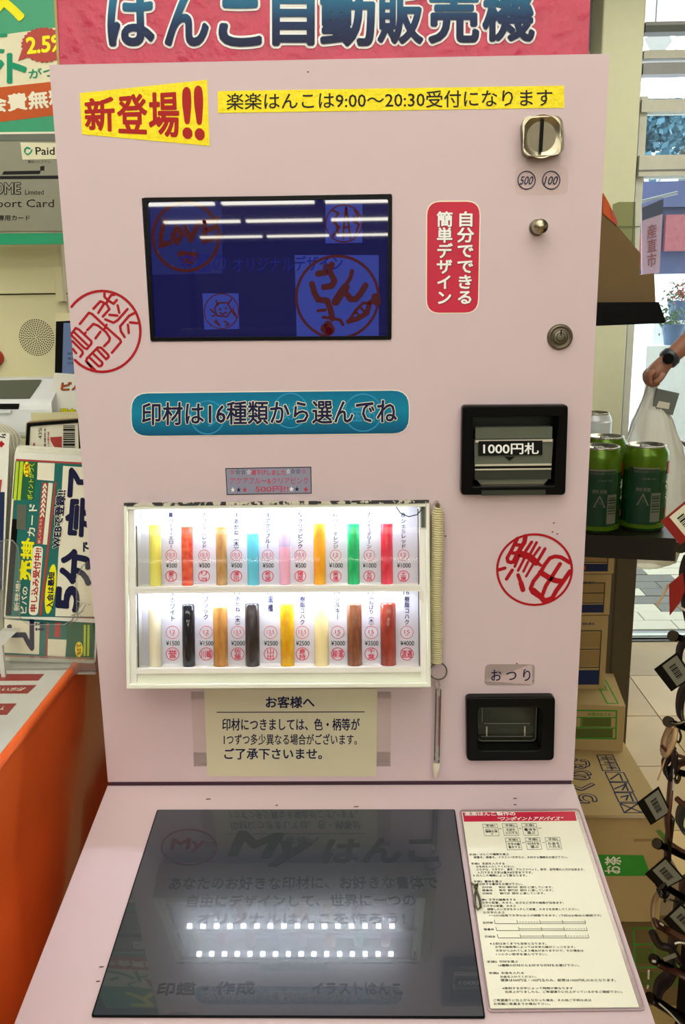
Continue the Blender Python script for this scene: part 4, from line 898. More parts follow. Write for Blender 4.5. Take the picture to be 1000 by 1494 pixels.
mb = MB(); mb.prism(PB, bp, 0.0008, 0.0016); mb.prism(PB, px2(PB, [(33, 72), (46, 82), (27, 89)]), 0.0008, 0.0015); mb.build('burst', 'burst_red', po)
text(PB, '2.5%', [(39, 56), (96, 51), (94, 74), (41, 79)], 0.0018, 'yellow_ink', po, 0.045)
text(PB, '年会費無料', [(-50, 146), (100, 128), (102, 154), (-48, 168)], 0.0010, 'cream_ink', po, 0.055)
MB().prism(PB, px2(PB, [(-88, 197), (98, 195), (98, 332), (-88, 333)]), -0.0004, 0.0004).build('grey_card', 'grey_card', po)
MB().prism(PB, px2(PB, [(-88, 197), (98, 195), (98, 205), (-88, 206)]), 0.0002, 0.0012).build('metal_edge', 'smoke_plastic', po)
MB().prism(PB, px2(PB, [(-88, 331), (98, 329), (98, 337), (-88, 338)]), 0.0002, 0.0030).build('metal_edge', 'grey_card', po)
MB().prism(PB, px2(PB, [(-88, 341), (98, 340), (98, 356), (-88, 358)]), 0.0, 0.0006).build('green_rule', 'green_poster', po)
pl = MB().prism(PB, px2(PB, [(30, 208), (98, 209), (98, 232), (33, 233)]), 0.0004, 0.0008).build('small_label', 'cream_poster', po)
text(PB, 'Paid', [(52, 215), (80, 215), (80, 226), (53, 226)], 0.0010, 'black_ink', pl, 0.02)
MB().stroke(PB, [pa(36.5, 222), pa(37, 218), pa(40, 215.5), pa(44, 217)], 0.002, 0.0008).stroke(PB, [pa(38, 224), pa(41, 226), pa(45, 223), pa(47, 219)], 0.0016, 0.0008).build('leaf_logo', 'green_ink', pl)
MB().prism(PB, px2(PB, [(-88, 258), (98, 256), (98, 261), (-88, 262)]), 0.0004, 0.0007).prism(PB, px2(PB, [(6, 250), (60, 249), (58, 254), (3, 255)]), 0.0004, 0.0007).prism(PB, px2(PB, [(59, 243), (65, 242), (65, 249), (59, 249)]), 0.0004, 0.0007).build('black_bar', 'black_ink', po)
texts(PB, [('後払いシステム', (41, 234, 74, 238), 0.0), ('Limited', (37, 277, 64, 284), 0.0), ('Support Card', (-34, 291, 79, 306), 0.0), ('掛専用カード', (-12, 314, 44, 322), 0.02)], 0.0008, 'black_ink', po)
hq = (-22, 267, 30, 283)
text(PB, 'HOME', hq, 0.0008, 'black_ink', po, 0.09); text(PB, 'HOME', hq, 0.0012, 'grey_card', po, 0.015)
# beige kiosk under the board
PK = wall_plane(0.33); YK = 0.33
kx0, kx1 = PK.inv(-120, 450)[0], PK.inv(96, 400)[0]
ks = thing('beige_kiosk', ((kx0 + kx1) / 2, 0.5, 1.055), 'beige payment kiosk with round speaker grille left of the vending machine', 'kiosk')
def krow(y): return PK.inv(50, y)[1]
MB().box((kx0, YK, krow(550)), (kx1, 0.60, krow(430))).build('speaker_panel', 'beige_plastic', ks, bevel=0.004)
MB().box((kx0, YK - 0.006, krow(428)), (kx1, 0.60, krow(345))).build('upper_housing', 'beige_plastic', ks, bevel=0.006)
MB().box((kx0 + 0.002, YK + 0.006, krow(430)), (kx1 - 0.002, 0.59, krow(428))).build('groove', 'beige_groove', ks)
MB().box((kx0 + 0.002, YK + 0.006, krow(553)), (kx1 - 0.002, 0.59, krow(550))).build('groove', 'beige_groove', ks)
MB().box((kx0, YK - 0.004, krow(563)), (kx1, 0.60, krow(553))).build('middle_ledge', 'beige_plastic', ks, bevel=0.003)
MB().box((kx0 + 0.002, YK + 0.008, krow(566)), (kx1 - 0.002, 0.59, krow(563))).build('groove', 'black_matte', ks)
MB().box((kx0, YK, 1.0556), (kx1, 0.60, krow(566))).build('lower_housing', 'beige_plastic', ks, bevel=0.004)
MB().box((kx1 - 0.012, YK - 0.012, krow(440)), (kx1, YK - 0.002, krow(390))).build('latch', 'beige_plastic', ks, bevel=0.002)
gc = PK.inv(53.5, 492.5); mb = MB()
for k in range(10):
    R0 = 0.0024 * k + 0.0008; n = max(1, int(2 * math.pi * R0 / 0.0030))
    for j in range(n):
        a = 2 * math.pi * j / n + k * 0.3; c = (gc[0] + R0 * math.cos(a), gc[1] + R0 * 1.02 * math.sin(a)); mb.prism(PK, circ(c, 0.00085, 6), 0.0, 0.0004)
mb.build('speaker_holes', 'black_matte', ks)['kind'] = 'stuff'
gk = PK.inv(-6, 522); MB().lathe(PK.pt(gk[0], gk[1]), PK.n, [(0.011, 0), (0.011, 0.008), (0.009, 0.010)], 28).build('red_button', 'burst_red', ks)
# tablet behind the panel edge
Pt = wall_plane(0.28)
tb = thing('tablet_screen', (Pt.inv(100, 548)[0], 0.285, Pt.inv(100, 548)[1]), 'dark framed tablet peeking out behind the left edge of the pink machine', 'tablet')
MB().prism(Pt, px2(Pt, [(82, 457), (122, 456), (122, 546), (80, 546)]), -0.008, 0).build('frame', 'black_plastic', tb, bevel=0.001)
MB().prism(Pt, px2(Pt, [(81, 457), (122, 456), (122, 467), (81, 469)]), 0, 0.001).build('top_strip', 'beige_plastic', tb)
MB().prism(Pt, px2(Pt, [(93, 471), (120, 471), (120, 545), (91, 545)]), 0, 0.0008).build('display', 'tablet_screen', tb)
texts(Pt, [('明細', (99, 514, 110, 518)), ('確認', (99, 521, 110, 525)), ('印刷', (99, 528, 110, 532))], 0.001, 'black_ink', tb)
# card on a stand
Pc = wall_plane(0.22)
cdn = thing('notice_card', (Pc.inv(100, 604)[0], 0.225, Pc.inv(100, 608)[1]), 'white card with an orange katakana mark standing against the pink machine edge', 'card')
MB().prism(Pc, px2(Pc, [(79, 544), (126, 547), (128, 606), (72, 602)]), -0.002, 0).build('card', 'white_paper', cdn)
text(Pc, 'ビバ', [(91, 558), (124, 558), (122, 569), (89, 569)], 0.0006, 'black_ink', cdn, 0.09); text(Pc, 'ビバ', [(91, 558), (124, 558), (122, 569), (89, 569)], 0.0010, 'orange_print', cdn, 0.03)
text(Pc, '現金', [(89, 596), (111, 596), (110, 603), (88, 603)], 0.0006, 'black_ink', cdn, 0.1); text(Pc, '現金', [(89, 596), (111, 596), (110, 603), (88, 603)], 0.0010, 'yellow_ink', cdn, 0.03)
# counter
CX, CZ = -0.300, 1.055
ct = thing('orange_counter', (-0.7, -0.1, 0), 'glossy orange sided counter with white top left of the pink machine', 'counter')
def pxx(px, py, X):
    d = ray(px, py); return CAM + d * ((X - CAM.x) / d.x)
# side sheet with a slightly wavy glossy face
nx, nz = 40, 30; mb = MB(); vs = []; fs = []
y0c, y1c = -0.75, 0.90
for i in range(nx + 1):
    for j in range(nz + 1):
        y = y0c + (y1c - y0c) * i / nx; z = (CZ - 0.004) * j / nz
        dx = 0.007 * math.sin(11 * y + 6 * z) + 0.006 * math.sin(19 * y - 13 * z + 1) + 0.004 * math.sin(25 * z + 3 * y)
        vs.append((CX + dx * min(1, (CZ - z) * 6) - 0.002, y, z))
for i in range(nx):
    for j in range(nz):
        a = i * (nz + 1) + j; fs.append((a, a + nz + 1, a + nz + 2, a + 1))
mb.add(vs, fs, True); sh_ = mb.build('orange_side_sheet', 'orange_gloss', ct)
MB().box((-1.3, y0c, 0.02), (CX - 0.02, y1c, CZ - 0.006)).build('cabinet', 'orange_gloss', ct)
MB().tube([(CX - 0.003, y0c, CZ - 0.003), (CX - 0.003, y1c - 0.01, CZ - 0.003), (CX - 0.003, y1c, CZ - 0.003)], 0.005, 10).build('rolled_edge', 'orange_gloss', ct)
MB().box((-1.3, y0c, CZ - 0.006), (CX - 0.006, y1c, CZ)).build('worktop', 'shelf_white', ct)
PZ = Plane((0, 0, CZ), (1, 0, 0), (0, 1, 0))
for k, (q, s_) in enumerate((([(-60, 984), (64, 984), (56, 993), (-60, 994)], ''), ([(-60, 1001), (53, 1000), (40, 1012), (-60, 1012)], 'お支払い方法'), ([(-60, 1028), (24, 1027), (10, 1043), (-60, 1043)], 'ポイント'))):
    o = MB().prism(PZ, px2(PZ, q), 0, 0.0006).build('red_label', 'red_card', ct)
    if s_: text(PZ, s_, [(q[0][0] + 30, q[0][1] + 3), (q[1][0] - 12, q[0][1] + 3), (q[2][0] - 10, q[2][1] - 3), (q[0][0] + 30, q[2][1] - 3)], 0.0008, 'cream_ink', o, 0.02)
# white card reader
Pr = wall_plane(0.20)
def rrow(y): return Pr.inv(30, y)[1]
rx1 = Pr.inv(76, 600)[0]; rx0 = rx1 - 0.16
rd_ = thing('card_reader', ((rx0 + rx1) / 2, 0.25, rrow(640)), 'white receipt printer with a black slot in front of the beige kiosk', 'printer')
sd = [(0.20, rrow(640)), (0.20, rrow(588)), (0.245, rrow(570) + 0.010), (0.29, rrow(570) + 0.010), (0.29, rrow(640))]
MB().prism(Plane((rx0, 0, 0), (0, 1, 0), (0, 0, 1)), sd, 0, rx1 - rx0).build('body', 'white_plastic', rd_, bevel=0.008, seg=3)
MB().prism(Pr, px2(Pr, [(-60, 589), (28, 589), (27, 597), (-60, 597)]), -0.001, 0.0006).build('slot', 'black_matte', rd_)
MB().prism(Pr, px2(Pr, [(-60, 598), (18, 598), (17, 602), (-60, 602)]), -0.001, 0.004).build('slot_lip', 'white_plastic', rd_, bevel=0.001)
zt0 = rrow(588); 
MB().add([(rx0, 0.207, zt0 + 0.0042), (Pr.inv(40, 580)[0], 0.207, zt0 + 0.0042), (Pr.inv(46, 580)[0], 0.240, rrow(570) + 0.0095), (rx0, 0.240, rrow(570) + 0.0095)], [(0, 1, 2, 3)]).build('lid_window', 'smoke_plastic', rd_)
MB().box((rx0 + 0.0, 0.2, CZ), (rx1 - 0.01, 0.30, rrow(640))).build('stand', 'beige_plastic', rd_)
# fanned stack of leaflets
stt = thing('leaflet_stack', at_z(20, 900, CZ) if False else Vector((-0.385, 0.135, CZ)), 'tall fanned stack of cream leaflets standing at the left edge', 'leaflet stack')
for k in range(14):
    Pk = wall_plane(0.155 - k * 0.003); dx = 2.6 * k
    q = px2(Pk, [(-60 - dx, 618), (0 - dx, 617), (18 - dx, 622), (30 - dx, 634), (34 - dx, 660), (24 - dx, 905), (-60 - dx, 905)])
    MB().prism(Pk, rr(q, 0.003, 3), 0, 0.0016).build('leaflet', 'cream_paper' if k % 2 else 'white_paper', stt)
Pl = wall_plane(0.108)
lf = thing('blue_leaflet', (Pl.inv(0, 900)[0], 0.108, CZ), 'white leaflet with blue foot leaning at the left edge of the picture', 'leaflet')
MB().prism(Pl, px2(Pl, [(-60, 628), (14, 632), (4, 860), (-60, 860)]), -0.001, 0).build('sheet', 'white_paper', lf)
MB().prism(Pl, px2(Pl, [(-60, 716), (7, 718), (3, 860), (-60, 860)]), 0, 0.0003).build('blue_print', 'navy_print', lf)
MB().prism(Pl, px2(Pl, [(-60, 698), (3, 700), (1, 718), (-60, 716)]), 0, 0.0005).build('red_print_patch', 'flyer_red', lf)
MB().prism(Pl, [(a_[0], a_[1]) for a_ in px2(Pl, [(-3, 648), (2, 643), (7, 648), (2, 653)])], 0, 0.0004).build('red_mark', 'red_ink', lf)
text(Pl, 'ド', [(-4, 633), (9, 633), (9, 642), (-4, 642)], 0.0004, 'black_ink', lf, 0.05)
MB().prism(Pl, px2(Pl, [(-60, 860), (4, 860), (3, 990), (-60, 990)]), -0.004, -0.001).build('holder_back', 'clear_acrylic', lf)
# flyers in a black basket (barcode sheet)
Pm = wall_plane(0.165)
bk_ = thing('barcode_booklet', (Pm.inv(80, 700)[0], 0.165, CZ), 'booklet with a barcode in a black wire frame behind the green flyers', 'booklet')
MB().prism(Pm, rr(px2(Pm, [(36, 616), (120, 611), (124, 700), (34, 700)]), 0.004), -0.012, -0.004).build('tray_back', 'kraft', bk_)
MB().frame(Pm, px2(Pm, [(34, 700), (122, 700), (118, 611), (40, 617)]), px2(Pm, [(40, 700), (117, 700), (114, 616), (44, 622)]), -0.004, 0.002).build('black_frame', 'black_plastic', bk_, bevel=0.001)
sheet_ = MB().prism(Pm, px2(Pm, [(43, 622), (118, 617), (120, 705), (41, 705)]), -0.004, -0.001).build('sheet', 'cream_ink', bk_)
mb = MB(); y = 621.0
for h_ in (1.2, 1.5, 4, 1, 2.5, 2, 1.5, 2.5, 3, 4.5, 1.2, 2.2, 4.5, 2): mb.prism(Pm, px2(Pm, box4(92, y, 109, y + h_ * 0.75)), -0.001, -0.0004); y += h_ * 0.75 + 1.3
mb.build('barcode', 'black_ink', sheet_)
MB().prism(Pm, px2(Pm, [(73, 638), (90, 637), (90, 662), (84, 660), (74, 644)]), -0.001, -0.0004).build('red_picture', 'flyer_red', sheet_)
texts(Pm, [('お客様控え', ccw(64, 624, 67, 660), 0.02), ('43%', ccw(56, 624, 61, 640), 0.0)], -0.0003, 'black_ink', sheet_)
texts(Pm, [('暮らしの便利帳', ccw(69, 630, 72, 662), 0.02), ('特集', ccw(48, 646, 51, 664), 0.05)], -0.0003, 'flyer_red', sheet_)
MB().box((Pm.inv(40, 700)[0], 0.160, CZ), (Pm.inv(118, 700)[0], 0.185, Pm.inv(80, 699)[1])).build('tray_foot', 'black_plastic', bk_)
MB().box((Pm.inv(38, 640)[0], 0.185, CZ), (Pm.inv(118, 640)[0], 0.195, Pm.inv(60, 606)[1])).build('cream_support', 'beige_plastic', bk_, bevel=0.003)
# green flyers: a fat stack in a clear pocket
Pf = wall_plane(0.095)
fy = thing('flyer_stack', (Pf.inv(70, 900)[0], 0.10, CZ), 'thick stack of green flyers with big sideways navy lettering', 'flyer stack')
for k in range(6):
    Pq = wall_plane(0.104 + k * 0.004); d = 0.6 * k
    MB().prism(Pq, rr(px2(Pq, [(23 + d, 659 - 2 * k), (124, 665 - 2 * k), (141, 902), (7 + d, 900)]), 0.003), 0, 0.003).build('flyer', 'white_paper' if k % 2 else 'cream_ink', fy)
MB().prism(Pf, rr(px2(Pf, [(23, 659), (124, 665), (141, 909), (7, 901)]), 0.003), -0.003, 0).build('front_flyer', 'white_paper', fy)
ff = fy
def U(x, y, n=598 / 200, oy=640): return (x / n, oy + y / n)
def poly(name, pts, c, m, up=U): return MB().prism(Pf, px2(Pf, [up(*p) for p in pts]), 0, c).build(name, m, ff)
poly('red_border', [(70, 88), (380, 105), (420, 785), (28, 770)], 0.0002, 'flyer_red')
poly('teal_field', [(74, 96), (380, 113), (415, 780), (26, 775)], 0.0004, 'teal_flyer')
poly('dark_column', [(54, 350), (80, 350), (50, 770), (24, 768)], 0.0005, 'black_plastic')
poly('green_box', [(68, 98), (164, 102), (148, 268), (55, 262)], 0.0006, 'dark_green_flyer')
poly('lime_bar', [(72, 99), (84, 100), (72, 268), (60, 267)], 0.0008, 'lime_ink'); poly('lime_bar', [(89, 99), (104, 100), (90, 268), (77, 267)], 0.0008, 'lime_ink')
MB().prism(Pf, [Pf.inv(*U(118 + 14 * math.cos(a / 20 * 6.283), 133 + 33 * math.sin(a / 20 * 6.283))) for a in range(20)], 0, 0.0009).build('yellow_oval', 'yellow_ink', ff)
text(Pf, '2.5%', [U(110, 160), U(112, 108), U(128, 108), U(126, 160)], 0.0011, 'dark_red_ink', ff, 0.04)
text(Pf, 'ポイントがつく', [U(120, 265), U(130, 108), U(152, 108), U(143, 265)], 0.0010, 'lime_ink', ff, 0.03)
poly('blank_square', [(166, 104), (240, 107), (236, 184), (163, 178)], 0.0008, 'cream_ink')
poly('photo_patch', [(76, 288), (116, 288), (114, 398), (73, 393)], 0.0008, 'smoke_plastic')
poly('red_column', [(186, 190), (210, 192), (186, 460), (160, 458)], 0.0008, 'flyer_red')
poly('white_column', [(213, 192), (232, 194), (206, 462), (188, 460)], 0.0008, 'cream_ink')
texts(Pf, [('ビバの', [U(90, 760), U(100, 645), U(122, 645), U(116, 760)], 0.04), ('カード', [U(122, 425), U(130, 285), U(165, 285), U(152, 425)], 0.04), ('詳しくはこちら', [U(166, 455), U(174, 350), U(186, 350), U(178, 455)], 0.02), ('>>>>>>>', [U(176, 340), U(190, 196), U(207, 196), U(195, 340)], 0.06), ('新登場!', [U(62, 750), U(72, 620), U(92, 620), U(86, 750)], 0.02)], 0.0011, 'cream_ink', ff)
texts(Pf, [('売掛', [U(86, 615), U(100, 430), U(150, 435), U(134, 615)], 0.07)], 0.0011, 'yellow_ink', ff)
MB().prism(Pf, rr(px2(Pf, [U(144, 468), U(190, 470), U(166, 770), U(126, 768)]), 0.005), 0, 0.0009).build('white_pill', 'cream_ink', ff)
text(Pf, '申し込み受付中!!', [U(132, 752), U(154, 476), U(184, 478), U(160, 752)], 0.0011, 'dark_red_ink', ff, 0.05)
poly('red_rule', [(240, 190), (248, 190), (182, 770), (172, 770)], 0.0008, 'flyer_red')
poly('white_field', [(276, 118), (372, 125), (415, 776), (242, 774)], 0.0006, 'cream_ink')
MB().prism(Pf, [Pf.inv(*U(222 + 22 * math.cos(a / 24 * 6.283) - 0.12 * 105 * math.sin(a / 24 * 6.283), 655 + 108 * math.sin(a / 24 * 6.283))) for a in range(24)], 0, 0.0010).build('yellow_oval', 'yellow_ink', ff)
text(Pf, '入会は最短', [U(204, 738), U(214, 580), U(240, 580), U(232, 738)], 0.0013, 'navy_ink', ff, 0.045)
wq = [U(226, 475), U(250, 225), U(290, 225), U(264, 475)]
text(Pf, 'WEBで登録!!', wq, 0.0010, 'cream_ink', ff, 0.12); text(Pf, 'WEBで登録!!', wq, 0.0014, 'navy_ink', ff, 0.05)
texts(Pf, [('5', [U(248, 745), U(254, 640), U(345, 650), U(340, 752)], 0.07), ('分', [U(262, 620), U(280, 482), U(392, 490), U(392, 640)], 0.07), ('完', [U(284, 420), U(300, 260), U(410, 260), U(410, 430)], 0.06), ('了', [U(300, 250), U(308, 130), U(420, 120), U(420, 260)], 0.06), ('で', [U(362, 490), U(366, 450), U(400, 450), U(400, 500)], 0.05)], 0.0010, 'navy_ink', ff)
# lower flyer, upside down, showing under the first
V = lambda x, y: (x / 5.744, 800 + y / 5.744)
Pg = wall_plane(0.099)
fl2 = MB().prism(Pg, rr(px2(Pg, [V(34, 590), V(820, 610), V(800, 965), V(20, 940)]), 0.004), -0.003, 0).build('lower_flyer', 'white_paper', fy)
def poly2(name, pts, c, m): return MB().prism(Pg, px2(Pg, [V(*p) for p in pts]), 0, c).build(name, m, fl2)
poly2('red_border', [(30, 590), (800, 610), (790, 935), (26, 905)], 0.0002, 'flyer_red'); poly2('teal_field', [(32, 590), (800, 610), (790, 922), (28, 890)], 0.0004, 'teal_flyer')
poly2('white_field', [(40, 590), (335, 620), (328, 888), (30, 872)], 0.0006, 'cream_ink'); poly2('green_box', [(556, 620), (790, 620), (780, 915), (560, 905)], 0.0006, 'dark_green_flyer')
poly2('red_column', [(460, 620), (510, 620), (506, 745), (456, 745)], 0.0006, 'flyer_red'); poly2('red_column', [(395, 620), (412, 620), (400, 910), (384, 905)], 0.0006, 'flyer_red')
poly2('blank_square', [(404, 758), (560, 765), (548, 908), (400, 898)], 0.0008, 'cream_ink')
for x in (705, 735): poly2('lime_bar', [(x, 640), (x + 18, 640), (x + 14, 900), (x - 4, 900)], 0.0008, 'lime_ink')
MB().prism(Pg, [Pg.inv(*V(664 + 32 * math.cos(a / 20 * 6.283), 845 + 64 * math.sin(a / 20 * 6.283))) for a in range(20)], 0, 0.0010).build('yellow_oval', 'yellow_ink', fl2)
text(Pg, '2.5%', [V(680, 800), V(680, 892), V(648, 892), V(648, 800)], 0.0012, 'dark_red_ink', fl2, 0.04)
text(Pg, '了', [V(280, 590), V(280, 850), V(72, 850), V(72, 590)], 0.0010, 'navy_ink', fl2, 0.06)
text(Pg, '!!', [V(370, 625), V(370, 685), V(302, 685), V(302, 625)], 0.0010, 'navy_ink', fl2, 0.05)
# clear pocket holding the flyers
Pp = wall_plane(0.080)
hd = thing('clear_pocket', (Pp.inv(60, 980)[0], 0.085, CZ), 'clear plastic pocket with curled edge in front of the green flyers', 'plastic pocket')
MB().prism(Pp, rr(px2(Pp, [V(0, -60), V(100, -75), V(160, 0), V(170, 580), V(240, 640), V(560, 640), V(640, 560), V(640, 250), V(690, 150), V(745, 120), V(800, 960), V(0, 940)]), 0.002, 3), -0.001, 0).build('pocket_sheet', 'clear_film', hd)
MB().tube([Pp.at(*V(x, y), 0.0005) for x, y in ((0, -60), (60, -72), (110, -66), (150, -20), (164, 80), (160, 560), (190, 605), (260, 638), (540, 640), (610, 600), (645, 520), (640, 250), (690, 150), (740, 110))], 0.0008, 6).build('moulded_edge', 'clear_acrylic', hd)
MB().prism(Pp, px2(Pp, [V(10, 925), V(790, 950), V(812, 1058), V(0, 1052)]), -0.012, 0).build('pocket_foot', 'clear_acrylic', hd, bevel=0.002)
mb = MB()
for (a_, b_) in (((650, 440), (760, 470)), ((600, 560), (700, 520)), ((620, 540), (600, 620)), ((690, 460), (650, 500)), ((580, 640), (680, 560)), ((720, 470), (640, 580)), ((640, 450), (652, 560))):
    mb.tube([Pp.at(*V(*a_), 0.001), Pp.at(*V((a_[0] + b_[0]) / 2 + 8, (a_[1] + b_[1]) / 2), 0.003), Pp.at(*V(*b_), 0.001)], 0.0007, 5)
mb.build('crinkles', 'clear_acrylic', hd)
# little white bracket at the left edge
Pw = wall_plane(0.06)
wb_ = thing('white_bracket', Pw.at(*V(30, 1130)), 'small white folded bracket standing on the counter at the left edge', 'bracket')
MB().prism(Pw, px2(Pw, [V(-60, 750), V(85, 752), V(20, 815), V(-60, 830)]), -0.03, 0).build('top_plate', 'shelf_white', wb_)
MB().prism(Pw, px2(Pw, [V(-20, 820), V(18, 815), V(50, 1135), V(20, 1140)]), -0.004, 0).build('leg', 'shelf_white', wb_)
# ================================================================== RIGHT SIDE
TZ = 1.126
tb = thing('dark_table', (0.36, 0.6, 0), 'dark brown table right of the pink machine carrying green drink cans', 'table')
xR = at_y(990, 778, 0.36).x
TR_ = R(12); tsn_, tcs_ = math.sin(TR_), math.cos(TR_); Pz0 = Plane((0, 0, 0), (1, 0, 0), (0, 1, 0))
DT = 0.60; yFL = 0.36 + (xR - 0.02) * math.tan(TR_) + 0.02
tpoly = [(xR, 0.36), (xR + DT * tsn_, 0.36 + DT * tcs_), (0.02, 0.36 + DT * tcs_ + 0.09), (0.02, yFL + 0.02), (0.252, 0.36 + (xR - 0.252) * math.tan(TR_))]
MB().prism(Pz0, tpoly, TZ - 0.033, TZ).build('tabletop', 'table_dark', tb, bevel=0.004)
ly = 0.90; la, lb_ = at_y(893, 930, ly).x, at_y(924, 930, ly).x
for x0 in (la, 0.05):
    MB().box((x0, ly, 0), (x0 + lb_ - la, ly + 0.035, TZ - 0.033)).build('leg', 'leg_dark', tb, bevel=0.004)
# ---- drink cans
def can(loc, lab, body='can_green', grp='green drink cans on the dark table', H=0.123, r=0.0328, turn=0.0):
    t = thing('drink_can', loc, lab, 'can', grp); x, y, z = loc
    hs = H - 0.034 if body == 'can_green' else H - 0.014
    MB().lathe(loc, (0, 0, 1), [(r * 0.86, 0), (r * 0.95, 0.003), (r, 0.008), (r, hs)], 32, cap=False).build('body', body, t)
    MB().lathe(loc, (0, 0, 1), [(r, hs), (r, H - 0.014), (r * 0.97, H - 0.009), (r * 0.84, H - 0.002)], 32, cap=False).build('shoulder', 'can_lime' if body == 'can_green' else body, t)
    if body == 'can_green':
        for z0, z1 in ((0.006, 0.014),): MB().lathe((x, y, z + z0), (0, 0, 1), [(r + 0.0002, 0), (r + 0.0002, z1 - z0)], 32, cap=False).build('lime_band', 'can_lime', t)
    MB().lathe((x, y, z), (0, 0, 1), [(r * 0.80, 0), (r * 0.87, 0), (r * 0.96, 0.003)], 32, cap=False).build('foot_rim', 'aluminium', t)
    MB().lathe((x, y, z + H - 0.003), (0, 0, 1), [(r * 0.84, 0), (r * 0.86, 0.002), (r * 0.85, 0.003), (r * 0.79, 0.003), (r * 0.76, -0.001), (0.0005, -0.001)], 32, cap=False).build('lid', 'aluminium', t)
    MB().box((x - 0.006, y - 0.009, z + H - 0.004), (x + 0.006, y + 0.010, z + H - 0.002)).cyl((x, y, z + H - 0.004), (x, y, z + H - 0.001), 0.003).build('pull_tab', 'aluminium', t, bevel=0.0005)
    def wrap(a0, a1, z0, z1, m, nm, off=0.0003, n=10):
        pts = []; fs = []
        for i in range(n + 1):
            a = R(a0 + (a1 - a0) * i / n) + turn; d = Vector((math.sin(a), -math.cos(a), 0)) * (r + off)
            pts += [Vector((x, y, z + z0)) + d, Vector((x, y, z + z1)) + d]
        for i in range(n): fs.append((2 * i, 2 * i + 2, 2 * i + 3, 2 * i + 1))
        MB().add(pts, fs, True).build(nm, m, t)
    def wtext(s, a0, a1, z0, z1, m, bold=0.02, rot=False, nm='lettering'):
        uv, f = glyphs(s, bold)[:2]; vs = []
        for u_, v_ in uv:
            if rot: u_, v_ = 1 - v_, u_
            a = R(a0 + (a1 - a0) * u_) + turn; vs.append(Vector((x + math.sin(a) * (r + 0.0006), y - math.cos(a) * (r + 0.0006), z + z0 + (z1 - z0) * v_)))
        MB().add(vs, f).build(nm, m, t)
    if body == 'can_green':
        wrap(-58, 22, 0.012, 0.094, 'can_panel', 'dark_panel'); wrap(-44, 22, 0.092, 0.0945, 'tag_label', 'pale_rule', 0.0005)
        wrap(2, 28, 0.016, 0.058, 'tag_label', 'barcode_label', 0.0006); 
        for i in range(7): wrap(4, 26, 0.030 + i * 0.0038, 0.0315 + i * 0.0038 + 0.0006 * (i % 3), 'can_panel', 'barcode_bar', 0.0009, 4)
        wrap(50, 78, 0.083, 0.101, 'red_ink', 'red_mark', 0.0006); wrap(50, 66, 0.024, 0.034, 'flyer_red', 'red_mark', 0.0006)
        wtext('お茶', 44, 86, 0.046, 0.078, 'cream_ink', 0.02, True); wtext('△', -32, -2, 0.040, 0.058, 'tag_label', 0.01); wtext('アルミ', -20, -8, 0.044, 0.049, 'tag_label')
        wtext('原材料名 緑茶 ビタミンC', -42, 20, 0.087, 0.0905, 'tag_label', 0.0); wtext('内容量 340g', -22, 12, 0.077, 0.080, 'tag_label', 0.0)
        wtext('無糖', -36, 0, 0.060, 0.066, 'tag_label', 0.0)
    elif body == 'can_white':
        wrap(0, 52, 0.060, 0.096, 'teal_film', 'teal_mark'); wtext('水', 12, 40, 0.068, 0.090, 'cream_ink', 0.05)
    return t
def canpos(px, py, y): p = at_y(px, py, y); return Vector((p.x, y, TZ))
c1 = canpos(935, 775, 0.425); can(c1, 'green drink can nearest the front right corner of the dark table, barcode side showing')
c2 = canpos(869, 778, 0.415); can(c2, 'green drink can half hidden behind the right edge of the pink machine', turn=R(8))
c3 = Vector((c1.x - 0.035, 0.51, TZ)); can(c3, 'green drink can standing behind the two front cans, only its lid and shoulder showing')
c4 = at_y(864, 652, 0.58); can(Vector((at_y(866, 652, 0.58).x, 0.585, TZ)), 'taller white drink can with a teal mark behind the green cans', 'can_white', 'white drink can', H=0.150, r=0.0285)
# ---- cartons
def carton(name, P0, P1, y0, y1, z0, z1, lab, cat='carton', rot=0.0, m='kraft'):
    t = thing(name, ((P0 + P1) / 2, (y0 + y1) / 2, z0), lab, cat, 'cardboard cartons stacked under the dark table')
    O = Vector((P1, y0, 0)); c_, s_ = math.cos(rot), math.sin(rot)
    PL = Plane((P1, y0, 0), (c_, s_, 0), (-s_, c_, 0)); w_ = P1 - P0; d_ = y1 - y0
    MB().fbox(PL, -w_, 0, 0, d_, z0, z1).build('box', m, t, bevel=0.002)
    MB().fbox(PL, -w_, 0, 0.0005, d_, z1 - 0.0008, z1 + 0.0004).build('lid_flap', m, t)
    FR = Plane((P1, y0, 0), (c_, s_, 0), (0, 0, 1)); TPL = Plane((P1, y0, z1 + 0.0005), (c_, s_, 0), (-s_, c_, 0))
    return t, FR, TPL
# lowest cartons; the upper one's darker kraft has the shade painted in
za = at_y(920, 1343, 0.515).z
t, FR, TL_ = carton('carton', 0.262, at_y(1010, 1340, 0.53).x + 0.03, 0.53, 0.82, 0.0, za - 0.19, 'bottom cardboard carton standing on the floor under the stack')
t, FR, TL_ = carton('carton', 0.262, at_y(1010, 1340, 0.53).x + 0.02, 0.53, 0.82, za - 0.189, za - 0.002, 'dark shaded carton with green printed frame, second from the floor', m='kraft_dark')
zA = at_y(900, 1190, 0.512).z
for q in ([(924, 1354), (1000, 1354)], [(924, 1354), (930, 1450)], [(926, 1378), (1000, 1376)], [(928, 1412), (1000, 1410)], [(955, 1354), (958, 1410)]):
    MB().stroke(FR, [FR.inv(*q[0]), FR.inv(*q[1])], 0.003, 0.0002).build('green_rule', 'green_print', t)
for q in ([(928, 1384), (952, 1406)], [(962, 1382), (990, 1406)], [(934, 1418), (990, 1440)]):
    MB().prism(FR, px2(FR, box4(*q[0], *q[1])), 0, 0.0004).build('green_patch', 'olive_print', t)
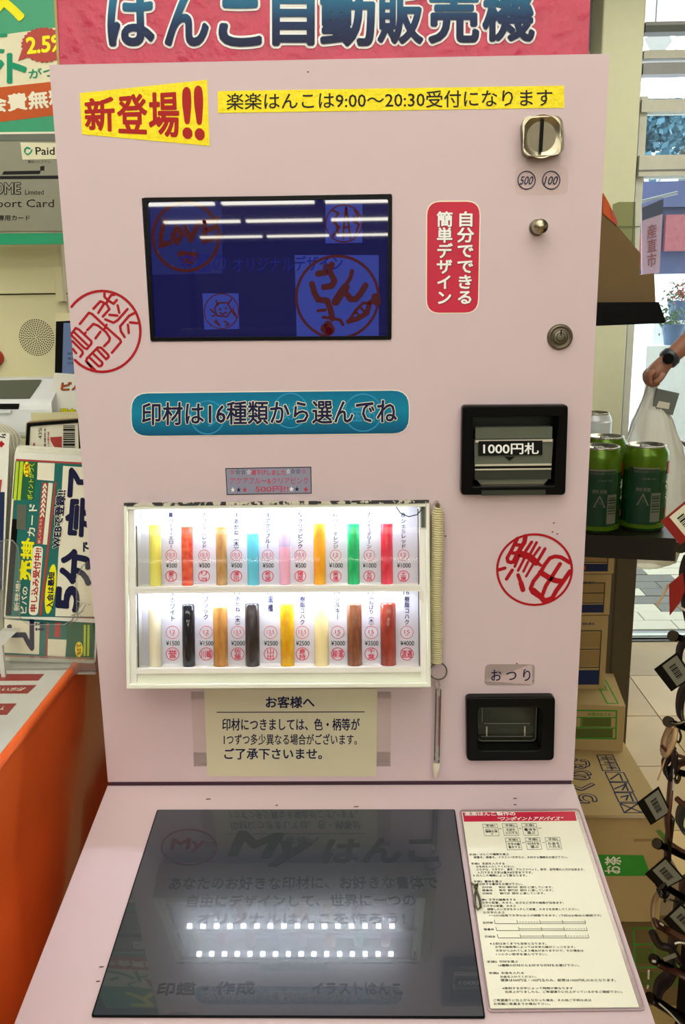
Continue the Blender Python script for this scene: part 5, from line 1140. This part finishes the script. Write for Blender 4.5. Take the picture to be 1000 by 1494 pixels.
# big carton with blue mark on top and green can print in front
X1 = at_y(975, 1190, 0.512).x
t, FR, TL_ = carton('carton', 0.262, X1, 0.512, 0.80, za, zA, 'large carton with blue lettering and handling symbols on top and green can print in front')
e = (lambda x, y: (820 + x / 3.611, 1080 + y / 3.611))
MB().prism(TL_, px2(TL_, [(838, 1190), (958, 1190), (956, 1194), (838, 1194)]), 0.0, 0.0006).build('flap_edge', 'tape', t)
def tq4(P, pts, m, nm='print_line', w_=0.0022):
    mb = MB(); pp = [P.inv(*e(*p)) for p in pts]; mb.stroke(P, pp + [pp[0]], w_, 0.0); mb.build(nm, m, t)
for (x, y) in ((228, 168), (254, 222), (278, 276), (306, 332)):
    tq4(TL_, [(x, y), (x + 98, y + 2), (x + 124, y + 50), (x + 24, y + 50)], 'navy_print')
tq4(TL_, [(186, 78), (268, 78), (308, 160), (216, 160)], 'navy_print')
mb = MB()
for st in ([(200, 104), (282, 104)], [(208, 130), (296, 132)], [(232, 80), (268, 160)]): mb.stroke(TL_, [TL_.inv(*e(*p)) for p in st], 0.0018, 0.0)
for st in ([(308, 334), (420, 380)], [(330, 382), (398, 336)], [(258, 206), (300, 176)], [(280, 256), (340, 230), (320, 262)], [(312, 300), (350, 290), (340, 316)], [(306, 178), (320, 212)], [(334, 228), (350, 266)], [(360, 282), (376, 320)]): mb.stroke(TL_, [TL_.inv(*e(*p)) for p in st], 0.003, 0.0)
mb.build('handling_symbols', 'navy_print', t)
texts(TL_, [('取扱注意', [e(206, 88), e(262, 88), e(272, 100), e(212, 100)], 0.02), ('天地無用', [e(220, 112), e(276, 112), e(284, 126), e(226, 126)], 0.02), ('火気厳禁', [e(230, 138), e(286, 138), e(296, 152), e(238, 152)], 0.02)], 0.0003, 'navy_print', t)
text(TL_, 'らくのむ', [e(30, 330), e(40, 100), e(140, 100), e(190, 330)], 0.0003, 'navy_print', t, 0.08); text(TL_, 'らくのむ', [e(30, 330), e(40, 100), e(140, 100), e(190, 330)], 0.0006, 'kraft', t, 0.0)
MB().prism(FR, px2(FR, [e(160, 602), e(430, 606), e(462, 690), e(440, 714), e(160, 714)]), 0, 0.0005).build('green_can_print', 'green_print', t)
text(FR, 'お茶', [e(222, 700), e(230, 612), e(312, 612), e(312, 700)], 0.0007, 'cream_ink', t, 0.04)
MB().stroke(FR, [FR.inv(*e(386, 526)), FR.inv(*e(470, 526))], 0.005, -0.0003, 0.0006).build('hand_slot', 'tape', t)
text(FR, 'SANGARIA', [e(492, 472), e(520, 468), e(620, 600), e(592, 600)], 0.0007, 'green_print', t, 0.06)
# green-printed carton behind it
y2 = at_z(880, 1097, zA).y; z2 = at_y(900, 1031, y2).z; xx = at_y(913.5, 1031, y2).x
t, FR, TL_ = carton('carton', 0.262 + 0.0, xx, y2, y2 + 0.155, zA, z2, 'carton with green frames on its lid and front, below the three small cartons', rot=R(-7))
e = (lambda x, y: (820 + x / 4.15, 780 + y / 4.15))
tq4(FR, [(70, 1064), (332, 1066), (328, 1236), (70, 1232)], 'green_print', w_=0.003); 
mb = MB()
for st in ([(70, 1106), (332, 1108)], [(70, 1166), (330, 1172)], [(118, 1106), (116, 1166)]): mb.stroke(FR, [FR.inv(*e(*p)) for p in st], 0.0025, 0.0)
mb.build('print_line', 'green_print', t)
MB().prism(FR, px2(FR, [e(124, 1110), e(300, 1110), e(298, 1164), e(122, 1162)]), 0, 0.0003).build('olive_field', 'olive_print', t)
MB().prism(FR, px2(FR, [e(76, 1172), e(310, 1176), e(308, 1230), e(74, 1228)]), 0, 0.0003).build('olive_field', 'olive_print', t)
text(FR, 'お茶のめぐみ', [e(160, 1076), e(300, 1078), e(300, 1100), e(160, 1098)], 0.0004, 'green_print', t, 0.03)
tq4(TL_, [(198, 876), (264, 880), (342, 1022), (276, 1022)], 'green_print', w_=0.003); MB().prism(TL_, px2(TL_, [e(150, 782), e(186, 782), e(214, 852), e(184, 852)]), 0, 0.0004).build('green_patch', 'green_print', t)
text(TL_, 'お茶', [e(216, 886), e(256, 888), e(284, 950), e(246, 950)], 0.0004, 'green_print', t, 0.03)
MB().prism(TL_, px2(TL_, [e(100, 880), e(128, 880), e(136, 918), e(96, 918)]), 0, 0.0004).build('pink_patch', 'banner_red', t)
# three small cartons, stacked
y3 = at_z(880, 957, z2).y; y3 = min(y3, y2 + 0.08)
rowsC = ((957, 898, 272), (897, 838, 291), (837, 780, 316))
for k, (rb_, rt_, xr_) in enumerate(rowsC):
    z0 = z2 if k == 0 else at_y(880, rb_, y3).z; z0 = max(z0, z2 + 0.0005); z1 = at_y(880, rt_, y3).z - 0.0006
    x1 = at_y(820 + xr_ / 4.15, rb_, y3).x
    t, FR, TL_ = carton('carton', 0.262, x1, y3, y3 + 0.07, z0, z1, ('lowest', 'middle', 'topmost')[k] + ' of the three small cartons with blue stripe beside the dark table leg')
    def rowp(f): return z0 + (z1 - z0) * f
    w_ = 0.0018
    MB().fbox(FR, -0.20, -0.013, rowp(0.06), rowp(0.26), 0, 0.0005).build('blue_stripe', 'navy_print', t)
    MB().fbox(FR, -0.075, -0.055, rowp(0.10), rowp(0.22), 0.0004, 0.0008).build('ochre_mark', 'orange_print', t)
    MB().fbox(FR, -0.20, -0.014, rowp(0.32), rowp(0.53), 0, 0.0004).fbox(FR, -0.20, -0.014, rowp(0.57), rowp(0.78), 0, 0.0004).build('grey_field', 'tape', t)
    MB().stroke(FR, [(-0.013, rowp(0.06)), (-0.013, rowp(0.80))], w_, 0.0005).stroke(FR, [(-0.2, rowp(0.80)), (-0.013, rowp(0.80))], w_, 0.0005).stroke(FR, [(-0.2, rowp(0.55)), (-0.013, rowp(0.55))], w_, 0.0005).stroke(FR, [(-0.2, rowp(0.30)), (-0.013, rowp(0.30))], w_, 0.0005).build('print_line', 'table_dark', t)
    text(FR, '緑茶飲料', [FR.inv(0, 0)] if False else [(832, rb_ - 49), (868, rb_ - 49), (868, rb_ - 53 + 8), (832, rb_ - 45)], 0.0006, 'navy_print', t, 0.02)
# ---- cardboard display tray on a post behind the machine
PD = wall_plane(0.45)
e = (lambda x, y: (850 + x / 2.987, y / 2.987))
ds = thing('cardboard_display', (0.36, 0.5, 1.126), 'brown cardboard display box with dark front lip beside the cream column', 'display box')
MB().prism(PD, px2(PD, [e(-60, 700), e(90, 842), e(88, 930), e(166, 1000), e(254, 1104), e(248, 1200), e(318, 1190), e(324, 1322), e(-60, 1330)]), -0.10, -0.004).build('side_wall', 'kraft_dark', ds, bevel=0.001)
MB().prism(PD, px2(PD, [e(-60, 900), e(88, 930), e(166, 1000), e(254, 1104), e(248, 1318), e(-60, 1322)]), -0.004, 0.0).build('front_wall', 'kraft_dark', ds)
MB().prism(PD, px2(PD, [e(-60, 1318), e(322, 1316), e(352, 1400), e(344, 1408), e(-60, 1424)]), -0.11, 0.012).build('dark_lip', 'black_plastic', ds, bevel=0.001)
MB().prism(PD, px2(PD, [e(90, 842), e(112, 880), e(150, 960), e(150, 985), e(88, 930)]), -0.004, 0.002).build('printed_edge', 'orange_print', ds)
MB().prism(PD, px2(PD, [e(118, 905), e(132, 925), e(152, 975), e(148, 985), e(130, 965)]), 0.002, 0.003).build('red_strip', 'flyer_red', ds)
MB().box((0.285, 0.48, TZ + 0.01), (0.315, 0.51, PD.inv(880, 474)[1])).build('post', 'frame_grey', ds); MB().box((0.262, 0.455, TZ), (0.335, 0.528, TZ + 0.012)).build('foot', 'table_dark', ds)
Pq = wall_plane(0.62)
ac = thing('acrylic_holder', (Pq.inv(910, 400)[0], 0.63, 1.55), 'clear acrylic brochure holder behind the cardboard display box', 'holder')
MB().prism(Pq, px2(Pq, [e(134, 890), e(160, 880), e(232, 880), e(230, 1080), e(160, 1040), e(134, 960)]), -0.002, 0.0).build('front_sheet', 'smoke_window', ac)
MB().prism(Pq, px2(Pq, [e(-40, 985), e(256, 985), e(256, 990), e(-40, 992)]), -0.03, 0.0).build('clear_shelf', 'clear_acrylic', ac)
MB().box((Pq.inv(845, 400)[0] - 0.02, 0.625, TZ), (Pq.inv(845, 400)[0] - 0.012, 0.635, Pq.inv(900, 300)[1])).build('upright', 'clear_acrylic', ac)

# ---- person by the door, carrying a plastic bag
def skin(name, pts, edges, rad, m, parent, org, sub=2):
    me = bpy.data.meshes.new(name); me.from_pydata([Vector(p) - org for p in pts], edges, []); me.materials.append(M[m]); me.update()
    o = bpy.data.objects.new(name, me); COL.objects.link(o); o.parent = parent; ORG[o.name] = org
    md = o.modifiers.new('skin', 'SKIN'); md.use_smooth_shade = True
    for i, r in enumerate(rad):
        sv = me.skin_vertices[0].data[i]; sv.radius = (r if isinstance(r, tuple) else (r, r)); sv.use_root = (i == 0)
    sb = o.modifiers.new('subdivision', 'SUBSURF'); sb.levels = sub; sb.render_levels = sub
    return o
YP = 2.2
hand = at_y(957, 545, YP); wrist = at_y(971, 528, YP + 0.0); elb = at_y(1034, 472, YP + 0.03)
sh = Vector((elb.x + 0.02, YP + 0.10, 1.43)); bx = sh.x + 0.19
pe = thing('person', (bx, YP + 0.12, 0), 'person in white t-shirt, plaid shorts and dark wristwatch holding a plastic bag', 'person')
O = ORG[pe.name]; yb = YP + 0.12
pts = [(bx, yb, 0.95), (bx, yb + 0.01, 1.12), (bx, yb, 1.32), (bx, yb, 1.45), (bx, yb - 0.01, 1.53), (bx, yb - 0.02, 1.60), (bx, yb - 0.02, 1.68),      # 0-6 trunk, neck, head
       tuple(sh), tuple(elb), tuple(wrist), tuple(hand + Vector((0.006, 0, 0.010))),                                            # 7-10 near arm
       (bx + 0.19, yb, 1.42), (bx + 0.24, yb + 0.02, 1.14), (bx + 0.25, yb - 0.10, 0.92), (bx + 0.25, yb - 0.13, 0.86),          # 11-14 far arm
       (bx - 0.09, yb, 0.88), (bx - 0.10, yb - 0.02, 0.48), (bx - 0.10, yb + 0.02, 0.09), (bx - 0.11, yb - 0.13, 0.035),         # 15-18 leg
       (bx + 0.09, yb, 0.88), (bx + 0.10, yb + 0.02, 0.48), (bx + 0.10, yb + 0.06, 0.09), (bx + 0.11, yb - 0.09, 0.035),         # 19-22 leg
       tuple(at_y(949, 558, YP))]                                                                                                # 23 knuckles
ed = [(0, 1), (1, 2), (2, 3), (3, 4), (4, 5), (5, 6), (3, 7), (7, 8), (8, 9), (9, 10), (3, 11), (11, 12), (12, 13), (13, 14), (0, 15), (15, 16), (16, 17), (17, 18), (0, 19), (19, 20), (20, 21), (21, 22), (10, 23)]
rd2 = [(.14, .10), (.13, .10), (.15, .10), (.09, .07), .05, (.075, .085), (.07, .085), .055, .040, .027, .036, .055, .042, .028, .034, .09, .058, .042, .036, .09, .058, .042, .036, .034]
skin('body', pts, ed, rd2, 'skin', pe, O)
skin('t_shirt', [(bx, yb, 0.98), (bx, yb, 1.15), (bx, yb, 1.33), (bx, yb, 1.455), tuple(sh), tuple(sh * 0.55 + elb * 0.45), (bx + 0.19, yb, 1.425), (bx + 0.22, yb + 0.01, 1.24)], [(0, 1), (1, 2), (2, 3), (3, 4), (4, 5), (3, 6), (6, 7)], [(.185, .125), (.175, .125), (.18, .125), (.10, .085), .075, .075, .075, .075], 'shirt_white', pe, O)
m = mat('plaid', (90, 84, 84), 0.85, wb=False); nt = m.node_tree
tx = nt.nodes.new('ShaderNodeTexChecker'); tx.inputs['Scale'].default_value = 26; tx.inputs[1].default_value = (*lin((58, 60, 72)), 1); tx.inputs[2].default_value = (*lin((150, 122, 104)), 1)
tc = [n for n in nt.nodes if n.type == 'TEX_COORD'][0]; nt.links.new(tc.outputs['Object'], tx.inputs['Vector']); nt.links.new(tx.outputs['Color'], nt.nodes['Principled BSDF'].inputs['Base Color'])
skin('shorts', [(bx, yb, 0.99), (bx - 0.10, yb, 0.84), (bx - 0.11, yb - 0.01, 0.56), (bx + 0.10, yb, 0.84), (bx + 0.11, yb + 0.01, 0.56)], [(0, 1), (1, 2), (0, 3), (3, 4)], [(.17, .13), .125, .12, .125, .12], 'plaid', pe, O)
hd_c = Vector((bx, yb - 0.025, 1.635))
fc = MB().sphere(hd_c, 0.1, 20, 16, (0.78, 0.95, 1.18)).build('head', 'skin', pe)
MB().sphere(hd_c + Vector((0, 0.018, 0.028)), 0.108, 20, 16, (0.80, 0.93, 1.08)).build('hair', 'hair', fc)
mb = MB(); [mb.sphere(hd_c + Vector((s * 0.032, -0.086, 0.002)), 0.011, 8, 6) for s in (-1, 1)]; mb.build('eyes', 'eye_white', fc)
MB().sphere(hd_c + Vector((0, -0.098, -0.02)), 0.015, 10, 8, (.8, 1, 1.5)).build('nose', 'skin', fc)
MB().sphere(hd_c + Vector((0, -0.088, -0.058)), 0.016, 10, 8, (1.5, .5, .4)).build('mouth', 'lips', fc)
mb = MB(); [mb.sphere(hd_c + Vector((s * 0.08, 0, -0.005)), 0.024, 8, 8, (.4, .8, 1.3)) for s in (-1, 1)]; mb.build('ears', 'skin', fc)
ax = (wrist - elb).normalized()
MB().lathe(wrist - ax * 0.035, ax, [(0.031, 0), (0.034, 0.004), (0.034, 0.026), (0.031, 0.030)], 20).build('wristwatch', 'watch_black', pe)
pc = wrist + ax * 0.025 - Vector((0, 0, 0.006))
MB().cyl(wrist - ax * 0.02 + Vector((-0.015, -0.032, 0.0)), wrist - ax * 0.02 + Vector((-0.018, -0.040, 0)), 0.018, n=16).build('watch_face', 'black_plastic', pe)
# fingers curled round the bag handles
palm = hand + Vector((0.0, 0, -0.004))
for k in range(4):
    yk = -0.031 + k * 0.0195; l = (0.92, 1.0, 0.96, 0.84)[k]
    p0 = palm + Vector((-0.010, yk, 0.016)); p1 = p0 + Vector((-0.022 * l, -0.001, -0.014)); p2 = p1 + Vector((0.004, 0, -0.030 * l)); p3 = p2 + Vector((0.024 * l, 0, -0.006)); p4 = p3 + Vector((0.010, 0, 0.012))
    skin('finger', [p0, p1, p2, p3, p4], [(0, 1), (1, 2), (2, 3), (3, 4)], [.0115, .0105, .0098, .0090, .0080], 'skin', pe, O, 1)
p0 = palm + Vector((0.014, -0.030, 0.010)); skin('thumb', [p0, p0 + Vector((-0.008, -0.016, -0.016)), p0 + Vector((-0.022, -0.018, -0.030)), p0 + Vector((-0.036, -0.014, -0.034))], [(0, 1), (1, 2), (2, 3)], [.0135, .012, .0105, .009], 'skin', pe, O, 1)
for s, x in ((1, bx - 0.11), (2, bx + 0.11)):
    yy = yb - 0.05 if s == 1 else yb - 0.01
    MB().sphere((x, yy, 0.045), 0.05, 14, 8, (1.0, 2.7, 0.9)).build('shoe', 'street_white', pe)
# plastic bag: gathered at the hand, widening to a full base
gp = hand + Vector((-0.010, 0, -0.036))
bagc = at_y(952, 660, YP + 0.02)
bg_ = thing('plastic_bag', (bagc.x, YP, 0.55), 'translucent white plastic shopping bag hanging from the hand of the person by the door', 'bag')
prof = [(0.0, 0.016, 0.012), (0.05, 0.03, 0.02), (0.12, 0.062, 0.05), (0.20, 0.09, 0.06), (0.30, 0.115, 0.07), (0.42, 0.125, 0.08), (0.55, 0.125, 0.08), (0.62, 0.10, 0.07), (0.64, 0.05, 0.04)]
vs, fs = [], []; N_ = 40
for i, (dz, rx, ry) in enumerate(prof):
    cx = gp.x + (bagc.x - gp.x) * min(1, dz / 0.3)
    for k in range(N_):
        a = 2 * math.pi * k / N_; w_ = 1 + 0.10 * math.sin(7 * a + i) * (1 - dz) + 0.05 * math.sin(13 * a + 2 * i)
        vs.append((cx + rx * w_ * math.cos(a), gp.y + ry * w_ * math.sin(a), gp.z - dz))
for i in range(len(prof) - 1):
    for k in range(N_): fs.append((i * N_ + k, (i + 1) * N_ + k, (i + 1) * N_ + (k + 1) % N_, i * N_ + (k + 1) % N_))
MB().add(vs, fs, True).build('bag_skin', 'frosted_bag', bg_)
MB().tube([gp + Vector((-0.02, 0, -0.02)), gp + Vector((-0.006, 0, 0.006)), gp + Vector((0.01, 0.0, 0.0)), gp + Vector((0.02, 0, -0.03))], 0.004, 6).build('handle', 'frosted_bag', bg_)
Pb_ = wall_plane(YP - 0.03)
gb = MB().prism(Pb_, px2(Pb_, [(960, 567), (992, 574), (982, 606), (951, 597)]), -0.03, 0).build('grey_box', 'slate', None, bevel=0.004)
tag(gb, 'grey box with a hang hole showing inside the plastic bag', 'box')
MB().prism(Pb_, px2(Pb_, [(962, 585), (978, 588), (976, 597), (958, 594)]), 0, 0.001).build('pale_arc', 'frame_white', gb)

# ---- peg rack at the right edge with leather pieces and swing tags
rk = thing('peg_rack', (0.47, 0.02, 0), 'black display rack just beyond the right edge carrying metal pegs', 'rack')
MB().box((0.462, -0.18, 0.0), (0.478, 0.22, 1.45)).build('back_board', 'black_matte', rk); MB().box((0.40, -0.2, 0.0), (0.56, 0.24, 0.02)).build('foot', 'black_matte', rk)
def P0(px, py, y): return at_y(px, py, y)
pegs = [((983, 928), (1008, 936), -0.02), ((976, 1053), (1006, 1064), -0.03), ((981, 1125), (1010, 1131), -0.02), ((960, 1231), (1004, 1252), -0.04), ((965, 1290), (1006, 1315), -0.05), ((955, 1400), (1004, 1424), -0.06), ((949, 1456), (1010, 1490), -0.07), ((993, 799), (1012, 803), -0.01)]
for a, b, y in pegs:
    pa_ = P0(*a, y); pb_ = P0(*b, y + 0.03); d = (pb_ - pa_); pe_ = pa_ + d * ((0.462 - pa_.x) / d.x)
    o = MB().cyl(pa_, pe_, 0.0035, n=12).build('peg', 'peg_metal', rk); MB().cyl(pa_ - d.normalized() * 0.002, pa_ + d.normalized() * 0.002, 0.0055, n=14).build('peg_cap', 'peg_metal', o)
def ribbon(pts, wd, th, m, parent, nm, dirv=(0, 1, 0)):
    dv = Vector(dirv).normalized() * wd / 2; vs, fs = [], []
    for i, p in enumerate(pts):
        t_ = (pts[min(i + 1, len(pts) - 1)] - pts[max(i - 1, 0)]).normalized(); n_ = t_.cross(dv).normalized() * th / 2
        vs += [p - dv - n_, p + dv - n_, p + dv + n_, p - dv + n_]
    for i in range(len(pts) - 1):
        for k in range(4): a = i * 4 + k; b = i * 4 + (k + 1) % 4; fs.append((a, b, b + 4, a + 4))
    fs += [(3, 2, 1, 0), tuple(len(vs) - 4 + k for k in range(4))]
    return MB().add(vs, fs, True).build(nm, m, parent)
def smooth(pts, n=5):
    out = []; P_ = [pts[0]] + list(pts) + [pts[-1]]
    for i in range(1, len(P_) - 2):
        for k in range(n):
            t_ = k / n; a, b, c, d = P_[i - 1], P_[i], P_[i + 1], P_[i + 2]
            out.append(0.5 * ((2 * b) + (c - a) * t_ + (2 * a - 5 * b + 4 * c - d) * t_ ** 2 + (3 * b - a - 3 * c + d) * t_ ** 3))
    return out + [pts[-1]]
GRP = 'leather straps with swing tags on the peg rack'
def strap(path, y, m, wd, lab, extra=None, tagq=None, tagm='tag_black', back=None):
    pts = [P0(px, py, y + 0.010 * math.sin(i)) for i, (px, py) in enumerate(path)]
    lo = min(p.z for p in pts); t = thing('leather_strap', (pts[0].x, y, lo), lab, 'strap', GRP)
    ribbon(smooth(pts), wd, 0.0028, m, t, 'strap')
    if extra:
        for (mm, rad_, pth) in extra: MB().tube(smooth([P0(px, py, y - 0.006) for px, py in pth]), rad_, 8).build('metal_fitting' if mm in ('peg_metal', 'chrome') else 'cord', mm, t)
    if tagq:
        Pt_ = wall_plane(y - 0.012); q = px2(Pt_, tagq)
        g_ = MB().prism(Pt_, q, -0.0012, 0).build('swing_tag', tagm, t)
        # barcode label: the far two thirds of the tag
        A, B, C_, D = [Vector(p) for p in q]; lerp = lambda u_, v_: tuple((A * (1 - u_) + B * u_) * (1 - v_) + (D * (1 - u_) + C_ * u_) * v_)
        MB().prism(Pt_, [lerp(0.06, 0.30), lerp(0.94, 0.30), lerp(0.94, 0.93), lerp(0.06, 0.93)], 0, 0.0003).build('price_label', 'label_cream' if tagm == 'tag_red' else 'tag_label', t)
        mb = MB(); u_ = 0.24
        for wv in (.05, .02, .06, .02, .04, .03, .05, .02): mb.prism(Pt_, [lerp(u_, 0.46), lerp(u_ + wv, 0.46), lerp(u_ + wv, 0.72), lerp(u_, 0.72)], 0.0003, 0.0005); u_ += wv + 0.03
        mb.build('barcode', 'black_ink', t)
    return t
# tag corners run: lower-left edge first (A-B), then towards the upper right
strap([(1010, 740), (1002, 760), (1004, 800), (1010, 830)], -0.03, 'leather_brown', 0.012, 'leather strap with a dark red barcode tag beside the green cans', None, [(965, 761), (993, 795), (1030, 768), (1000, 732)], 'tag_red')
strap([(1004, 812), (997, 835), (998, 870), (1004, 905), (1012, 930)], -0.02, 'leather_black', 0.014, 'black leather strap hanging over the outdoor paving with a small burgundy card', [('chrome', 0.0014, [(984, 878), (992, 886), (1004, 892)]), ('leather_tan', 0.0012, [(976, 852), (968, 868), (958, 884)])])
Pz = wall_plane(-0.03); bc = MB().prism(Pz, px2(Pz, [(977, 853), (997, 836), (1000, 862), (992, 880), (978, 898)]), -0.001, 0).build('burgundy_card', 'tag_red', None); tag(bc, 'small burgundy folded card hanging over the grey paving at the right edge', 'card')
strap([(1004, 930), (993, 945), (991, 965), (993, 985), (1004, 995)], -0.03, 'leather_black', 0.012, 'dark leather loop with a black barcode tag over the beige floor tiles', None, [(955, 977), (980, 1009), (1012, 988), (989, 952)])
strap([(1006, 998), (996, 1010), (992, 1030), (994, 1048), (1004, 1060)], -0.02, 'leather_black', 0.016, 'short dark leather loop above the upper tan piece at the right edge')
strap([(981, 1058), (974, 1070), (969, 1085), (968, 1102), (976, 1094), (984, 1076), (986, 1060)], -0.03, 'leather_tan', 0.010, 'tan leather loop with a copper wire below the second metal peg', [('leather_brown', 0.0018, [(966, 1088), (974, 1096), (986, 1101), (1006, 1107)]), ('peg_metal', 0.0011, [(989, 1064), (987, 1078), (991, 1083), (994, 1074), (991, 1064)]), ('peg_metal', 0.0018, [(978, 1054), (990, 1056), (1006, 1050)])])
strap([(983, 1088), (976, 1104), (970, 1115), (975, 1135), (984, 1120), (985, 1095)], -0.025, 'leather_black', 0.012, 'pointed dark leather fringe hanging below the tan loop', [('leather_tan', 0.0009, [(973, 1102), (966, 1122), (960, 1138)])])
strap([(1008, 1110), (994, 1113), (988, 1118), (980, 1140), (977, 1170), (974, 1200), (978, 1228)], -0.03, 'leather_brown', 0.010, 'long brown strap and silver bead chain with a black barcode tag over the carton lid', [('chrome', 0.0009, [(984, 1122), (983, 1145), (981, 1165)]), ('leather_brown', 0.0030, [(988, 1165), (996, 1172), (1008, 1176)]), ('peg_metal', 0.0016, [(984, 1134), (988, 1142), (992, 1134), (988, 1128)])], [(930, 1172), (950, 1204), (980, 1185), (962, 1148)])
strap([(980, 1190), (976, 1225), (974, 1260), (972, 1300), (962, 1302)], -0.04, 'leather_black', 0.014, 'long dark strap crossing the green carton print with a black barcode tag', [('leather_brown', 0.0020, [(982, 1232), (994, 1240), (1008, 1246)]), ('peg_metal', 0.0010, [(971, 1303), (970, 1316), (974, 1312), (990, 1316)])], [(942, 1276), (966, 1300), (1000, 1282), (972, 1250)])
strap([(964, 1300), (956, 1312), (953, 1330), (955, 1352)], -0.045, 'leather_tan', 0.007, 'narrow curved tan strap with a black barcode tag below the green carton print', None, [(968, 1342), (995, 1372), (1028, 1350), (994, 1318)])
strap([(956, 1346), (966, 1352), (980, 1362), (1006, 1378)], -0.05, 'leather_brown', 0.014, 'brown leather piece with two silver studs in the lower right corner', [('chrome', 0.0012, [(964, 1347), (968, 1350)]), ('chrome', 0.0012, [(985, 1377), (992, 1375), (1004, 1377)]), ('leather_brown', 0.0035, [(975, 1356), (990, 1364), (1008, 1372)])])
strap([(958, 1404), (976, 1413), (992, 1420), (1010, 1432)], -0.06, 'leather_brown', 0.012, 'dark brown leather arm with a small price slip above the lowest peg', [('chrome', 0.0013, [(952, 1402), (957, 1403)]), ('leather_black', 0.0040, [(952, 1360), (962, 1378), (978, 1384), (990, 1400)])])
strap([(950, 1456), (966, 1466), (985, 1480), (1004, 1500)], -0.07, 'leather_black', 0.016, 'lowest dark leather strap running out of the lower right corner', [('chrome', 0.0009, [(962, 1464), (978, 1478), (994, 1496)]), ('chrome', 0.0010, [(947, 1416), (946.5, 1428)]), ('chrome', 0.0010, [(946, 1438), (945, 1442)])])
Pz = wall_plane(-0.075)
sl2 = MB().prism(Pz, px2(Pz, [(968, 1398), (986, 1391), (989, 1396), (970, 1403)]), -0.001, 0).build('price_slip', 'tag_label', None); tag(sl2, 'narrow grey price slip among the leather pieces in the lower right corner', 'price slip')
strap([(984, 1405), (976, 1425), (962, 1440), (958, 1462)], -0.02, 'leather_black', 0.02, 'broad black leather flap behind the lowest peg')
# filler leather pieces between the pegs, further back
for i, (x, y, l, w_, m, lab) in enumerate(((996, 1195, 40, 0.018, 'smoke_dark', 'ribbed grey buckle piece behind the long brown strap'), (992, 1330, 50, 0.016, 'leather_black', 'wide black leather piece behind the tags right of the large carton'), (985, 1380, 40, 0.02, 'leather_black', 'dark rounded leather piece in shade above the price slip'), (1000, 1296, 34, 0.014, 'leather_brown', 'brown leather curl right of the crossing dark strap'))):
    strap([(x + 8, y - l / 2), (x - 2, y - l / 4), (x - 4, y + l / 4), (x + 6, y + l / 2)], 0.02, m, w_, lab)
